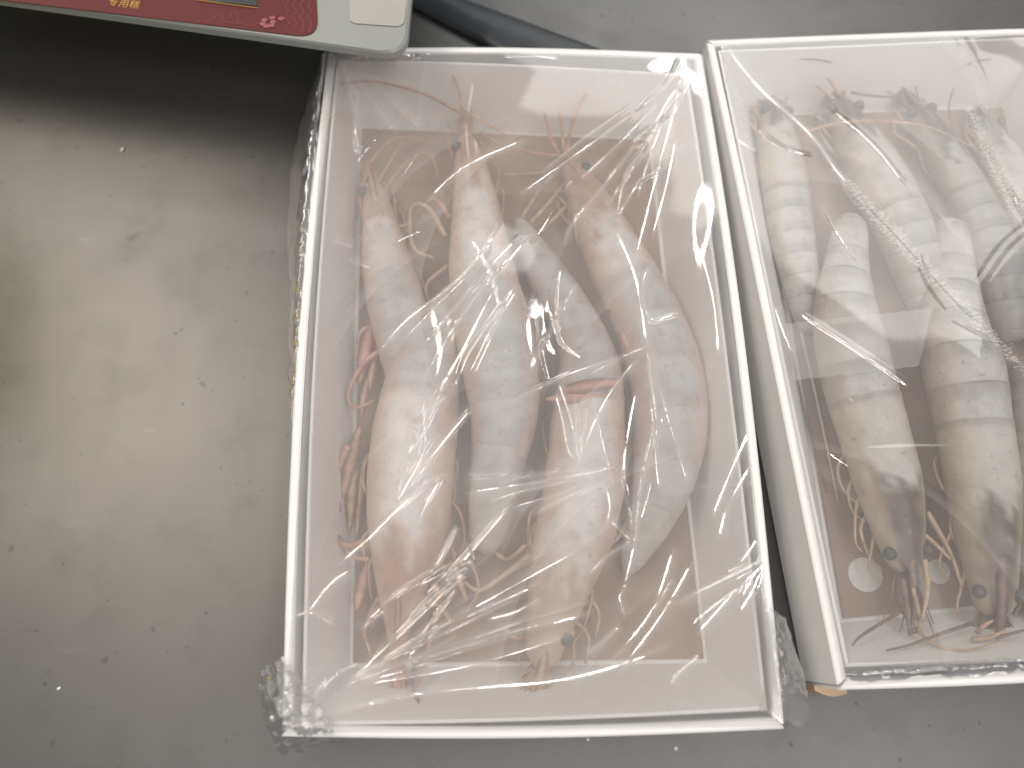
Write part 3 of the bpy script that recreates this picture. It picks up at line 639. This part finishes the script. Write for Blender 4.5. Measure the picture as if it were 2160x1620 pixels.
def sheet(name, quad, inner, ridges, parent, step, seed, nrand, angle, band=None, frost=(), smax=1.0, haze=0.10, wave=0.0014):
    TL, TR, BR, BL = [np.array((p.x, p.y)) for p in quad]
    Lx = np.linalg.norm(BR - BL); Ly = np.linalg.norm(TL - BL)
    nx, ny = int(Lx * smax / step), int(Ly / step)
    s, t = np.meshgrid(np.linspace(0, smax, nx), np.linspace(0, 1, ny))
    def bil(s, t):
        a = BL[None, None] * ((1 - s) * (1 - t))[..., None] + BR * (s * (1 - t))[..., None] + TL * ((1 - s) * t)[..., None] + TR * (s * t)[..., None]
        return a[..., 0], a[..., 1]
    X, Y = bil(s, t)
    cs, ct = np.meshgrid(np.linspace(0, smax, int(nx * step / 0.002)), np.linspace(0, 1, int(ny * step / 0.002)))
    cX, cY = bil(cs, ct)
    top = top_field(cX, cY)
    edge = np.minimum.reduce([cs * Lx, (1 - cs) * Lx, ct * Ly, (1 - ct) * Ly])
    sag = RIM + 0.0006 - 0.0014 * smoothstep(0.004, 0.060, edge)
    Zc = np.maximum(sag, maxf(top, 4) + 0.0012)
    Zc = blur(Zc, 4)
    Zc = blur(np.maximum(Zc, top + 0.0012), 2, 1)
    Z = upsample(Zc, ny, nx)
    r = np.random.default_rng(seed)
    # gentle waviness
    e = np.minimum.reduce([s * Lx, (1 - s) * Lx, t * Ly, (1 - t) * Ly]); fade = smoothstep(0.0, 0.012, e)
    for _ in range(12):
        a = angle + r.normal(0, 0.55); lam = r.uniform(0.028, 0.08); f_ = 2 * math.pi / lam; ph = r.uniform(0, 6.28); c, s_ = math.cos(a), math.sin(a)
        bend = 0.004 * np.sin((X * c + Y * s_) * 2 * math.pi / r.uniform(0.05, 0.12) + ph)
        Z += fade * wave * lam * np.sin((-X * s_ + Y * c + bend) * f_ + ph)
    # creases
    allr = []
    for _ in range(nrand):
        a = angle + r.normal(0, 0.5) + (r.choice([0, 1.3], p=[0.75, 0.25])); ln = r.uniform(0.012, 0.06)
        cx, cy = bil(np.array([[r.uniform(0.06, 0.94) * smax]]), np.array([[r.uniform(0.04, 0.96)]])); cx, cy = cx[0, 0], cy[0, 0]
        k = r.normal(0, 0.25); dx, dy = math.cos(a) * ln / 2, math.sin(a) * ln / 2
        allr.append((r.uniform(0.10, 0.45), r.uniform(0.5, 1.2), [(cx - dx, cy - dy), (cx - dy * k * .5, cy + dx * k * .5), (cx + dx, cy + dy)]))
    for A, wd, poly in allr:
        poly = [(p[0], p[1]) for p in catmull([(x, y, 0) for x, y in poly], max(4, 5 * len(poly)))] if len(poly) > 2 else poly
        x0, x1 = min(p[0] for p in poly) - 0.006, max(p[0] for p in poly) + 0.006; y0, y1 = min(p[1] for p in poly) - 0.006, max(p[1] for p in poly) + 0.006
        mk = np.where((X > x0) & (X < x1) & (Y > y0) & (Y < y1))
        if len(mk[0]) == 0: continue
        i0, i1, j0, j1 = mk[0].min(), mk[0].max() + 1, mk[1].min(), mk[1].max() + 1
        D, S = dist_poly(X[i0:i1, j0:j1], Y[i0:i1, j0:j1], poly)
        tp = np.clip(np.minimum(S, 1 - S) / 0.18, 0, 1) ** 0.7
        w_ = wd * 0.0012; A = A * 0.5
        Z[i0:i1, j0:j1] += A * 0.001 * tp * np.exp(-(D / w_) ** 2) - 0.25 * A * 0.001 * tp * np.exp(-((D - 2 * w_) / (1.4 * w_)) ** 2)
    Zy, Zx = np.gradient(Z); Zx = Zx / (Lx * smax / (nx - 1)); Zy = Zy / (Ly / (ny - 1))
    add = np.zeros(Z.shape); n_try = [0, 0]
    foldh = np.zeros(Z.shape)
    for A, wd, poly in ridges:
        tot = sum(math.dist(poly[k], poly[k + 1]) for k in range(len(poly) - 1)); nn_ = max(8, int(tot / 0.0007))
        q = np.array(catmull([(x, y, 0) for x, y in poly], nn_))[:, :2]
        ii, jj = [], []
        for x, y in q:
            a_ = ((Y - y) ** 2 + (X - x) ** 2)[::8, ::8]; k = np.unravel_index(np.argmin(a_), a_.shape); r0, c0 = max(0, k[0] * 8 - 8), max(0, k[1] * 8 - 8)
            b_ = (Y[r0:r0 + 17, c0:c0 + 17] - y) ** 2 + (X[r0:r0 + 17, c0:c0 + 17] - x) ** 2; k = np.unravel_index(np.argmin(b_), b_.shape); ii.append(r0 + k[0]); jj.append(c0 + k[1])
        ii, jj = np.array(ii), np.array(jj)
        tn = np.gradient(q, axis=0); tn /= np.linalg.norm(tn, axis=1)[:, None]; nm = np.stack([-tn[:, 1], tn[:, 0]], 1)
        gx, gy = Zx[ii, jj], Zy[ii, jj]
        pts = np.stack([q[:, 0], q[:, 1], Z[ii, jj]], 1); gpar = gx * tn[:, 0] + gy * tn[:, 1]; gper = gx * nm[:, 0] + gy * nm[:, 1]
        m_need = lamp_slopes(pts, nm, gpar, tn)
        n_try[0] += 1
        if m_need is None: continue
        n_try[1] += 1
        mm = m_need - gper
        mk = np.where((X > q[:, 0].min() - .004) & (X < q[:, 0].max() + .004) & (Y > q[:, 1].min() - .004) & (Y < q[:, 1].max() + .004))
        if len(mk[0]) == 0: continue
        i0, i1, j0, j1 = mk[0].min(), mk[0].max() + 1, mk[1].min(), mk[1].max() + 1
        D, S = dist_poly(X[i0:i1, j0:j1], Y[i0:i1, j0:j1], [tuple(p) for p in q]); sg = dist_poly.sign
        tp = np.clip(np.minimum(S, 1 - S) / 0.10, 0, 1) ** 0.6
        foldh[i0:i1, j0:j1] = np.maximum(foldh[i0:i1, j0:j1], 0.30 * A * tp * np.exp(-(D / (0.0011 * wd)) ** 2) + 0.10 * tp * np.exp(-(D / 0.0034) ** 2) * (sg > 0))
        wf = wd * 0.001; M_ = np.interp(S, np.linspace(0, 1, nn_), mm)
        wob = 0.9 + 0.1 * np.sin(S * tot / 0.004 + A * 40)
        add[i0:i1, j0:j1] += M_ * D * sg * tp * np.exp(-(D / (wf * wob)) ** 10)
    Z += add; print('creases', n_try)
    hz = np.full(X.shape, haze) + foldh
    for _ in range(14):
        a = angle + r.normal(0, 0.35); cx, cy = bil(np.array([[r.uniform(0.1, 0.9) * smax]]), np.array([[r.uniform(0.05, 0.95)]])); ln = r.uniform(0.02, 0.06)
        c, s_ = math.cos(a), math.sin(a); u_ = (X - cx[0, 0]) * c + (Y - cy[0, 0]) * s_; v_ = -(X - cx[0, 0]) * s_ + (Y - cy[0, 0]) * c + 6 * u_ ** 2
        wv_ = r.uniform(0.003, 0.009)
        hz += r.uniform(0.05, 0.13) * np.exp(-(u_ / ln) ** 4) * ((v_ > 0) & (v_ < wv_)) * (1 - 0.7 * v_ / wv_)
    if band is not None:
        inb = np.ones(X.shape, bool); n = len(band)
        for k in range(n):
            (ax, ay), (bx, by) = band[k], band[(k + 1) % n]
            inb &= ((bx - ax) * (Y - ay) - (by - ay) * (X - ax)) < 0
        hz[inb] += 0.18
    fz = np.zeros(X.shape)
    for wd, strength, poly in frost:
        D, S = dist_poly(X, Y, poly)
        ww = np.interp(S, np.linspace(0, 1, len(wd)), wd) * 0.001
        fz = np.maximum(fz, strength * np.clip(1.25 - D / ww, 0, 1))
    verts = np.stack([X, Y, Z], -1).reshape(-1, 3)
    idx = np.arange(nx * ny).reshape(ny, nx)
    faces = np.stack([idx[:-1, :-1], idx[:-1, 1:], idx[1:, 1:], idx[1:, :-1]], -1).reshape(-1, 4)
    me = bpy.data.meshes.new(name); me.vertices.add(len(verts)); me.vertices.foreach_set('co', verts.ravel())
    me.loops.add(faces.size); me.loops.foreach_set('vertex_index', faces.ravel().astype(np.int32))
    me.polygons.add(len(faces)); me.polygons.foreach_set('loop_start', (np.arange(len(faces)) * 4).astype(np.int32))
    me.update(); me.validate(); me.shade_smooth(); me.materials.append(M['film'])
    for nm, arr in (('haze', hz), ('frost', fz)):
        at = me.attributes.new(nm, 'FLOAT', 'POINT'); at.data.foreach_set('value', arr.ravel().astype(np.float32))
    o = bpy.data.objects.new(name, me); C.objects.link(o); o.parent = parent
    return o
def loft(name, rows, parent, amp, seed, nu=70, nv=26, haze=0.12, freq=160):
    """crumpled film between polylines (photo x, y, height)"""
    lines = [np.array(catmull([tuple(P(x, y, z)) for x, y, z in rw], nu)) for rw in rows]
    A = np.array([catmull([l[i] for l in lines], nv) for i in range(nu)])
    V = []; o_ = seed * 3.7
    for i in range(nu):
        for j in range(nv):
            p = A[i, j]; f_ = min(1, j / 4) * amp
            q = Vector(p) * freq + Vector((o_, 0, 0))
            n1 = 1 - 2 * abs(mnoise.noise(q)); n2 = 1 - 2 * abs(mnoise.noise(q * 2.3 + Vector((5, 5, 5)))); n3 = mnoise.noise(q * 0.7)
            V.append((p[0] + f_ * 0.5 * n3, p[1] + f_ * 0.5 * n2, max(0.0006, p[2] + f_ * (0.8 * n1 + 0.45 * n2))))
    Fc = [(i * nv + j, (i + 1) * nv + j, (i + 1) * nv + j + 1, i * nv + j + 1) for i in range(nu - 1) for j in range(nv - 1)]
    o = link(name, V, Fc, M['film'], parent)
    at = o.data.attributes.new('haze', 'FLOAT', 'POINT'); at.data.foreach_set('value', np.full(len(V), haze, np.float32))
    return o

def RP(A, wd, pts): return (A, wd, [tuple(P(x, y, RIM - 0.003))[:2] for x, y in pts])
ridL = [RP(*a) for a in [
    (.5, .9, [(757, 205), (752, 260), (755, 325), (770, 318)]), (.4, .8, [(705, 517), (747, 531)]), (.3, .8, [(735, 556), (785, 572)]),
    (.45, 1.0, [(1060, 480), (1000, 565), (950, 615), (900, 650), (850, 690), (800, 750)]), (.45, .9, [(1115, 505), (1060, 575), (1010, 625), (970, 680), (935, 715)]),
    (.45, 1.0, [(1090, 610), (1040, 680), (990, 745), (970, 790), (960, 830)]), (.4, .9, [(1092, 618), (1045, 700), (1010, 770), (995, 800)]),
    (.5, .8, [(1350, 292), (1290, 375), (1210, 470), (1186, 525)]), (.6, .8, [(1378, 280), (1350, 325), (1322, 365), (1305, 430), (1307, 452), (1345, 395), (1385, 370), (1402, 330)]),
    (.5, .8, [(1372, 300), (1345, 345), (1318, 385)]), (.6, .9, [(1366, 565), (1352, 610), (1358, 660), (1372, 685), (1395, 678), (1428, 670)]),
    (.4, 1.1, [(1215, 600), (1150, 720), (1115, 790)]), (.5, 1.2, [(1298, 490), (1340, 600), (1362, 740)]), (.5, .9, [(1362, 736), (1305, 760), (1240, 795)]),
    (.5, .9, [(1345, 758), (1290, 825), (1250, 900), (1215, 990)]), (.5, .8, [(1176, 808), (1200, 880), (1212, 930), (1219, 975)]), (.5, .8, [(1170, 830), (1185, 890), (1198, 955), (1218, 975)]),
    (.4, .8, [(985, 1005), (1020, 1008), (1080, 1000)]), (.4, .8, [(1050, 1028), (1080, 1018), (1130, 1000)]), (.45, .8, [(1105, 1028), (1190, 1010), (1295, 990)]),
    (.5, .8, [(1030, 1064), (1080, 1045), (1170, 1025), (1290, 998)]), (.5, .9, [(1120, 1092), (1190, 1055), (1255, 1030), (1275, 1035), (1284, 1070), (1275, 1120)]),
    (.5, .9, [(1378, 890), (1350, 1030), (1335, 1150), (1308, 1262)]), (.5, .9, [(1338, 1140), (1290, 1165), (1240, 1210)]), (.4, 1.0, [(1285, 1100), (1310, 1125), (1334, 1146)]),
    (.6, .9, [(1590, 880), (1540, 990), (1495, 1100)]), (.5, .9, [(1575, 990), (1530, 1070), (1510, 1140)]),
    (.6, .9, [(945, 840), (910, 868), (897, 892), (897, 918)]), (.5, .9, [(860, 898), (890, 920), (895, 945), (885, 990), (855, 1040), (842, 1064)]), (.5, .8, [(884, 938), (866, 960), (850, 1020), (842, 1062)]),
    (.4, 1.0, [(948, 1002), (910, 1015), (880, 1045), (830, 1090), (780, 1140), (715, 1195)]), (.5, .9, [(932, 1015), (905, 1060), (884, 1110)]), (.6, .9, [(964, 1110), (930, 1180), (908, 1208)]), (.4, .7, [(905, 1206), (925, 1204), (942, 1192)]),
    (.45, .9, [(745, 1202), (700, 1235), (650, 1300)]), (.6, .8, [(940, 1230), (895, 1275), (870, 1304)]), (.4, .9, [(880, 1290), (800, 1380), (730, 1450)]),
    (.5, .8, [(1003, 1182), (960, 1200), (925, 1245)]), (.4, .8, [(1003, 1184), (985, 1145)]), (.4, .9, [(622, 1302), (660, 1294), (710, 1318)]), (.5, .8, [(815, 1288), (776, 1314)]),
    (.35, 1.1, [(730, 1445), (900, 1340), (1080, 1260), (1150, 1225)]), (.35, 1.1, [(750, 1425), (950, 1370), (1130, 1296)]), (.4, .9, [(1140, 1260), (1090, 1290), (1026, 1308)]),
    (.4, 1.1, [(690, 1505), (900, 1460), (1200, 1430), (1420, 1362)]), (.6, .8, [(1415, 1220), (1395, 1255), (1375, 1288)]), (.5, .8, [(1320, 1235), (1305, 1260), (1314, 1300)]), (.5, .8, [(1308, 1318), (1262, 1357), (1235, 1376)]),
    (.5, .8, [(1470, 1382), (1430, 1415), (1410, 1440)]), (.5, .8, [(1590, 1140), (1570, 1170), (1552, 1190)]), (.6, .8, [(1615, 1160), (1585, 1215), (1556, 1262)]),
    (.3, 1.0, [(1420, 1150), (1370, 1290), (1280, 1400)]), (.3, 1.0, [(1460, 1180), (1390, 1300), (1300, 1420)]), (.35, 1.0, [(760, 1340), (820, 1270), (940, 1190)]),
    (.5, .9, [(1420, 200), (1385, 260), (1370, 300)]), (.35, .9, [(1330, 250), (1230, 320), (1090, 420)]), (.35, 1.1, [(1110, 300), (980, 360), (900, 430)]), (.4, 1, [(720, 140), (740, 190), (758, 215)]),
    (.4, .9, [(1475, 540), (1500, 640), (1512, 760)]), (.5, .8, [(1060, 132), (1130, 130), (1180, 136)]),
]]
frn = random.Random(21)
for ox, oy, a0_, a1_, l0, l1, cnt in ((720, 1450, 12, 48, 250, 620, 16), (1362, 738, 195, 290, 120, 330, 9), (1218, 978, 75, 100, 80, 190, 5), (842, 1064, 50, 85, 90, 260, 6), (1005, 1182, 200, 240, 120, 330, 6),
                                      (1335, 1146, 60, 115, 100, 320, 7), (1295, 992, 183, 205, 120, 330, 6), (1620, 1180, 195, 250, 80, 260, 8), (1440, 165, 205, 262, 120, 420, 8), (716, 132, 285, 330, 90, 300, 6), (1100, 500, 215, 250, 90, 420, 7)):
    for _ in range(int(cnt * 0.85) + 1):
        an = math.radians(frn.uniform(a0_, a1_)); st_ = frn.uniform(0.02, 0.4); ln = frn.uniform(l0, l1); bend = frn.uniform(-0.03, 0.03) * ln
        c_, s_ = math.cos(an), -math.sin(an)
        q = [(ox + c_ * ln * t + -s_ * bend * math.sin(math.pi * t), oy + s_ * ln * t + c_ * bend * math.sin(math.pi * t)) for t in (st_, 0.5 + st_ / 2, 1)]
        q = [(min(1600, max(640, x)), min(1500, max(130, y))) for x, y in q]
        ridL.append(RP(frn.uniform(0.15, 0.45), frn.uniform(0.6, 1.1), q))
wrapL = thing('plastic_wrap', 'clear wrinkled film with bright creases stretched over the centre shrimp box', 'plastic wrap', 'film over the shrimp boxes')
qL = q4([(688, 108), (1474, 118), (1650, 1532), (600, 1547)], RIM)
sheet('film_sheet', qL, LI, ridL, wrapL, 0.00036, 5, 30, math.radians(52), haze=0.26)
loft('film_skirt', [[(688, 108, .034), (668, 300, .034), (650, 500, .034), (636, 700, .034), (618, 950, .034)],
                    [(680, 125, .034), (650, 300, .033), (630, 490, .032), (625, 650, .033), (614, 880, .034)],
                    [(672, 150, .018), (622, 320, .016), (608, 490, .015), (612, 620, .018), (608, 800, .025)]], wrapL, 0.0014, 2, 150, 18, 0.20)
loft('film_corner', [[(600, 1385, .034), (640, 1440, .036), (680, 1500, .037), (712, 1528, .035)],
                     [(575, 1400, .036), (590, 1480, .040), (620, 1530, .040), (705, 1548, .036)],
                     [(552, 1420, .02), (556, 1500, .024), (600, 1562, .024), (702, 1562, .022)],
                     [(548, 1440, .008), (570, 1530, .01), (592, 1592, .01), (690, 1575, .008)]], wrapL, 0.0024, 4, 80, 34, 0.26)
loft('film_corner', [[(1580, 1230, .034), (1600, 1330, .034), (1612, 1430, .034), (1600, 1500, .034)],
                     [(1630, 1290, .038), (1645, 1370, .039), (1655, 1460, .039), (1645, 1520, .037)],
                     [(1652, 1310, .026), (1675, 1390, .026), (1698, 1480, .024), (1688, 1535, .022)],
                     [(1655, 1330, .012), (1684, 1410, .012), (1704, 1495, .010), (1692, 1545, .008)]], wrapL, 0.0020, 9, 80, 30, 0.20)
loft('film_gather', [[(700, 112, .034), (760, 108, .0345), (820, 108, .0345), (880, 112, .034)],
                     [(705, 120, .036), (760, 118, .037), (820, 118, .037), (885, 120, .036)],
                     [(715, 135, .034), (770, 130, .034), (820, 132, .034), (890, 130, .033)]], wrapL, 0.0010, 6, 60, 12, 0.06)
wrapR = thing('plastic_wrap', 'clear film misted with frosty bands over the shrimp box at the right', 'plastic wrap', 'film over the shrimp boxes')
ridR = [RP(*a) for a in [
    (.8, 1.0, [(1525, 110), (1600, 200), (1700, 290), (1760, 370), (1812, 430)]), (.6, 0.9, [(1812, 430), (1900, 520), (1970, 600), (2050, 690)]), (.6, .9, [(1533, 250), (1548, 300), (1592, 332)]),
    (.6, .8, [(1566, 615), (1580, 680), (1596, 745)]), (.6, .9, [(1626, 650), (1645, 705), (1665, 752)]), (.4, 1, [(1720, 440), (1760, 500), (1800, 560)]), (.4, 1.2, [(1650, 690), (1750, 672), (1900, 660)]),
    (.5, 1.0, [(2030, 230), (2080, 330), (2160, 480)]), (.5, .9, [(1760, 96), (1800, 88)]), (.5, .8, [(2060, 170), (2050, 182)]), (.4, 1.0, [(1790, 1425), (1900, 1412), (2000, 1405)]), (.4, .9, [(1860, 1415), (1935, 1418)]),
]]
qR = q4([(1520, 100), (2228, 72), (2540, 1400), (1778, 1448)], RIM)
band = [tuple(P(x, y, RIM - .003))[:2] for x, y in [(1650, 690), (1960, 655), (1930, 778), (1668, 808)]]
fro = [([2.5, 9.5, 9, 8, 6, 5], 0.84, [tuple(P(x, y, RIM - .003))[:2] for x, y in [(1755, 365), (1830, 445), (1910, 530), (1985, 610), (2060, 690), (2130, 770)]]),
       ([4, 8, 10, 11], 0.85, [tuple(P(x, y, RIM - .003))[:2] for x, y in [(2035, 235), (2070, 310), (2110, 390), (2165, 490)]]),
       ([3, 6, 5], 0.62, [tuple(P(x, y, RIM - .003))[:2] for x, y in [(1545, 190), (1565, 270), (1580, 350)]]),
       ([2, 5, 3], 0.62, [tuple(P(x, y, RIM - .003))[:2] for x, y in [(2105, 700), (2130, 760), (2160, 820)]])]
sheet('film_sheet', qR, RI, ridR, wrapR, 0.00042, 8, 16, math.radians(-50), band=band, frost=fro, smax=0.95, haze=0.175, wave=0.0010)
loft('film_fold', [[(1640, 1372, .034), (1780, 1408, .035), (1900, 1400, .035), (2040, 1392, .034)][1:] + [(2160, 1385, .034)],
                   [(1782, 1425, .036), (1900, 1420, .037), (2040, 1410, .036), (2160, 1402, .035)],
                   [(1784, 1440, .034), (1900, 1436, .034), (2040, 1428, .034), (2160, 1420, .034)]], wrapR, 0.0010, 12, 90, 12, 0.08)

# ------------------------------------------------------------------ tub with the red label
TZ = 0.062
tub = thing('tub', 'white plastic tub with a red printed label at the top left', 'tub')
def rounded(pts, rad, n=7):
    out = []; k = len(pts)
    for i in range(k):
        a, b, c = Vector(pts[i - 1]), Vector(pts[i]), Vector(pts[(i + 1) % k]); r = rad[i]
        if r <= 0: out.append(b); continue
        d1 = (a - b).normalized(); d2 = (c - b).normalized(); p1 = b + d1 * r; p2 = b + d2 * r
        for j in range(n + 1):
            s = j / n; out.append(p1 * (1 - s) ** 2 + b * 2 * s * (1 - s) + p2 * s * s)
    return out
def prism(name, rings, m, parent, cap=True):
    n = len(rings[0]); V = [p for r in rings for p in r]; Fc = []
    for k in range(len(rings) - 1):
        for j in range(n): Fc.append((k * n + j, k * n + (j + 1) % n, (k + 1) * n + (j + 1) % n, (k + 1) * n + j))
    if cap: Fc += [tuple(range(n))[::-1], tuple((len(rings) - 1) * n + j for j in range(n))]
    o = link(name, V, Fc, m, parent, False)
    import bmesh
    bm = bmesh.new(); bm.from_mesh(o.data); bmesh.ops.recalc_face_normals(bm, faces=bm.faces); bm.to_mesh(o.data); bm.free()
    return o
bl, br = P(-800, -116, TZ), P(856, 116, TZ); tr_, tl_ = P(905, -420, TZ), P(-700, -640, TZ)
cent = (bl + br + tr_ + tl_) / 4
out = rounded([bl, br, tr_, tl_], [0.02, 0.012, 0.02, 0.02])
def ring(q, k, z, dy=0.0): return [Vector((cent.x + (p.x - cent.x) * k, cent.y + (p.y - cent.y) * k + dy, z)) for p in q]
prism('body', [ring(out, 0.40, 0.0005, 0.07), ring(out, 0.41, 0.004, 0.07), ring(out, 0.62, TZ - 0.0045, 0.03)], M['card'], tub)
prism('lid', [ring(out, 0.985, TZ - 0.005), ring(out, 1.0, TZ - 0.0042), ring(out, 1.0, TZ - 0.001), ring(out, 0.994, TZ)], M['tub'], tub)
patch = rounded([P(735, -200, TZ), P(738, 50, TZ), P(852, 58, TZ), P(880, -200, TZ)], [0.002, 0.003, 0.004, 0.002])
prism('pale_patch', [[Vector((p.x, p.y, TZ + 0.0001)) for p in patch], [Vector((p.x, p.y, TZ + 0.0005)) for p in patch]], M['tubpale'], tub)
lab = rounded([P(-560, -66, TZ), P(672, 82, TZ), P(655, -300, TZ), P(-520, -450, TZ)], [0.008, 0.010, 0.008, 0.008])
def up(q, z): return [Vector((p.x, p.y, z)) for p in q]
label_o = prism('label', [up(lab, TZ + 0.0001), up(lab, TZ + 0.0005)], M['red'], tub)
win = [P(418, -30, TZ), P(418, 3, TZ), P(544, 16, TZ), P(540, -30, TZ)]
prism('dark_panel', [up(win, TZ + 0.0006), up(win, TZ + 0.0009)], M['black'], label_o)
rim_p = [P(415, 0, TZ + .001), P(545, 17, TZ + .001)]
tube('gold_line', [p for p in rim_p], [0.0002, 0.0002], M['gold'], label_o, 4, 4)
# pale lettering along the lower edge, cut by the photo's top
tc_ = bpy.data.curves.new('lettering', 'FONT'); tc_.body = '专用糕'; tc_.size = 0.0052; tc_.extrude = 0.00005
to = bpy.data.objects.new('lettering', tc_); C.objects.link(to)
bpy.context.view_layer.update()
dg = bpy.context.evaluated_depsgraph_get(); me = bpy.data.meshes.new_from_object(to.evaluated_get(dg)); bpy.data.objects.remove(to)
lt = bpy.data.objects.new('lettering', me); C.objects.link(lt); me.materials.clear(); me.materials.append(M['gold']); lt.parent = label_o
pl, pr = P(226, 10, TZ + 0.0007), P(292, 17, TZ + 0.0007)
lt.location = pl; lt.rotation_euler = (0, 0, math.atan2(pr.y - pl.y, pr.x - pl.x))
if len(me.vertices):
    wdt = max(v.co.x for v in me.vertices) or 1; k = (pr - pl).length / wdt; lt.scale = (k, k, k)
def line(pts, r=0.00018, m='pinkprint'):
    return tube('print_line', [P(x, y, TZ + 0.0006) for x, y in pts], [r, r], M[m], label_o, 4, len(pts) * 6)
line([(418, 45), (440, 46), (450, 42), (458, 30), (470, 32), (468, 42), (480, 48), (505, 50)])
line([(485, 40), (492, 24), (500, 30), (505, 48), (530, 54), (545, 50)])
for k in range(4):
    x = 604 + k * 16
    line([(x, 60 + k * 3), (x + 5, 48), (x - 3, 36), (x + 5, 24), (x - 2, 12), (x + 4, 0), (x, -12)])
for k in range(7):
    a = k * 0.9; cx, cy = 570 + 18 * math.cos(a) + 4 * k - 12, 46 + 9 * math.sin(a)
    p = P(cx, cy, TZ + 0.0007)
    ellipsoid('print_petal', p, (0.0016, 0.0012, 0.00015), M['pinkprint'], label_o, 10, 4)

# ------------------------------------------------------------------ black bar with its shadow built in, crumbs, yellow carton
bar = thing('bar', 'glossy black flat bar, widened to take in its shadow, lying on the steel table beyond the boxes', 'bar')
a0, a1, b0, b1 = P(1000, -12, 0.010), P(1330, 108, 0.010), P(850, -14, 0.008), P(1120, 128, 0.008)  # lower left side widened in black to stand in for the bar's soft shadow
n = 12; V = []
prof = [(0, 0.0), (0.0, 0.004), (0.03, 0.0050), (0.10, 0.0054), (0.5, 0.0050), (0.9, 0.0042), (1.0, 0.003), (1.0, 0.0)]
for i in range(n + 1):
    s = -0.2 + 1.4 * i / n
    A, B = a0.lerp(a1, s), b0.lerp(b1, s)
    for q, z in prof:
        p = A.lerp(B, q); V.append((p.x, p.y, max(0.0003, z)))
m_ = len(prof)
Fc = [(i * m_ + k, i * m_ + (k + 1) % m_, (i + 1) * m_ + (k + 1) % m_, (i + 1) * m_ + k) for i in range(n) for k in range(m_)] + [tuple(range(m_))[::-1], tuple(n * m_ + k for k in range(m_))]
o = link('bar_and_shadow', V, Fc, M['bar'], bar, True)
GC = 'pale crumbs on the steel table'
for x, y, r, an, lb in ((258, 315, (0.0013, 0.0006, 0.0006), 1.15, 'single grain of rice on the bare steel table at the left'), (124, 1452, (0.0009, 0.0006, 0.0004), 0.6, 'tiny pale crumb on the lower left of the steel table'),
                        (1425, 1578, (0.0009, 0.0007, 0.0004), 2.3, 'pale fleck on the steel table in front of the centre box'), (1240, 1560, (0.0007, 0.0006, 0.0003), 0.2, 'smallest pale fleck on the steel just below the centre box rim')):
    p = P(x, y, r[2])
    tag(ellipsoid('crumb', p, r, M['crumb'], None, 10, 6, Matrix.Rotation(an, 3, 'Z')), lb, 'crumb', GC)
yb = thing('carton', 'yellow carton just beyond the left edge, reflected in the steel', 'carton')
p0, p1 = P(0, 470, 0) + Vector((-0.085, 0.045, 0)), P(0, 860, 0) + Vector((-0.105, 0.045, 0)); dx = Vector((-0.09, 0, 0))
top = [Vector((p.x, p.y, 0.20)) for p in (p0, p0 + dx, p1 + dx, p1)]; bot = [Vector((p.x, p.y, 0.0008)) for p in (p0, p0 + dx, p1 + dx, p1)]
slab('carton_body', top, bot, M['yellow'], yb, 0.001)
lidq = [Vector((p.x, p.y, 0.2005)) for p in (p0 + Vector((-.002, -.002, 0)), p0 + dx + Vector((.002, -.002, 0)), p1 + dx + Vector((.002, .002, 0)), p1 + Vector((-.002, .002, 0)))]
slab('carton_flap', [p + Vector((0, 0, .0012)) for p in lidq], lidq, M['yellow'], yb, 0)
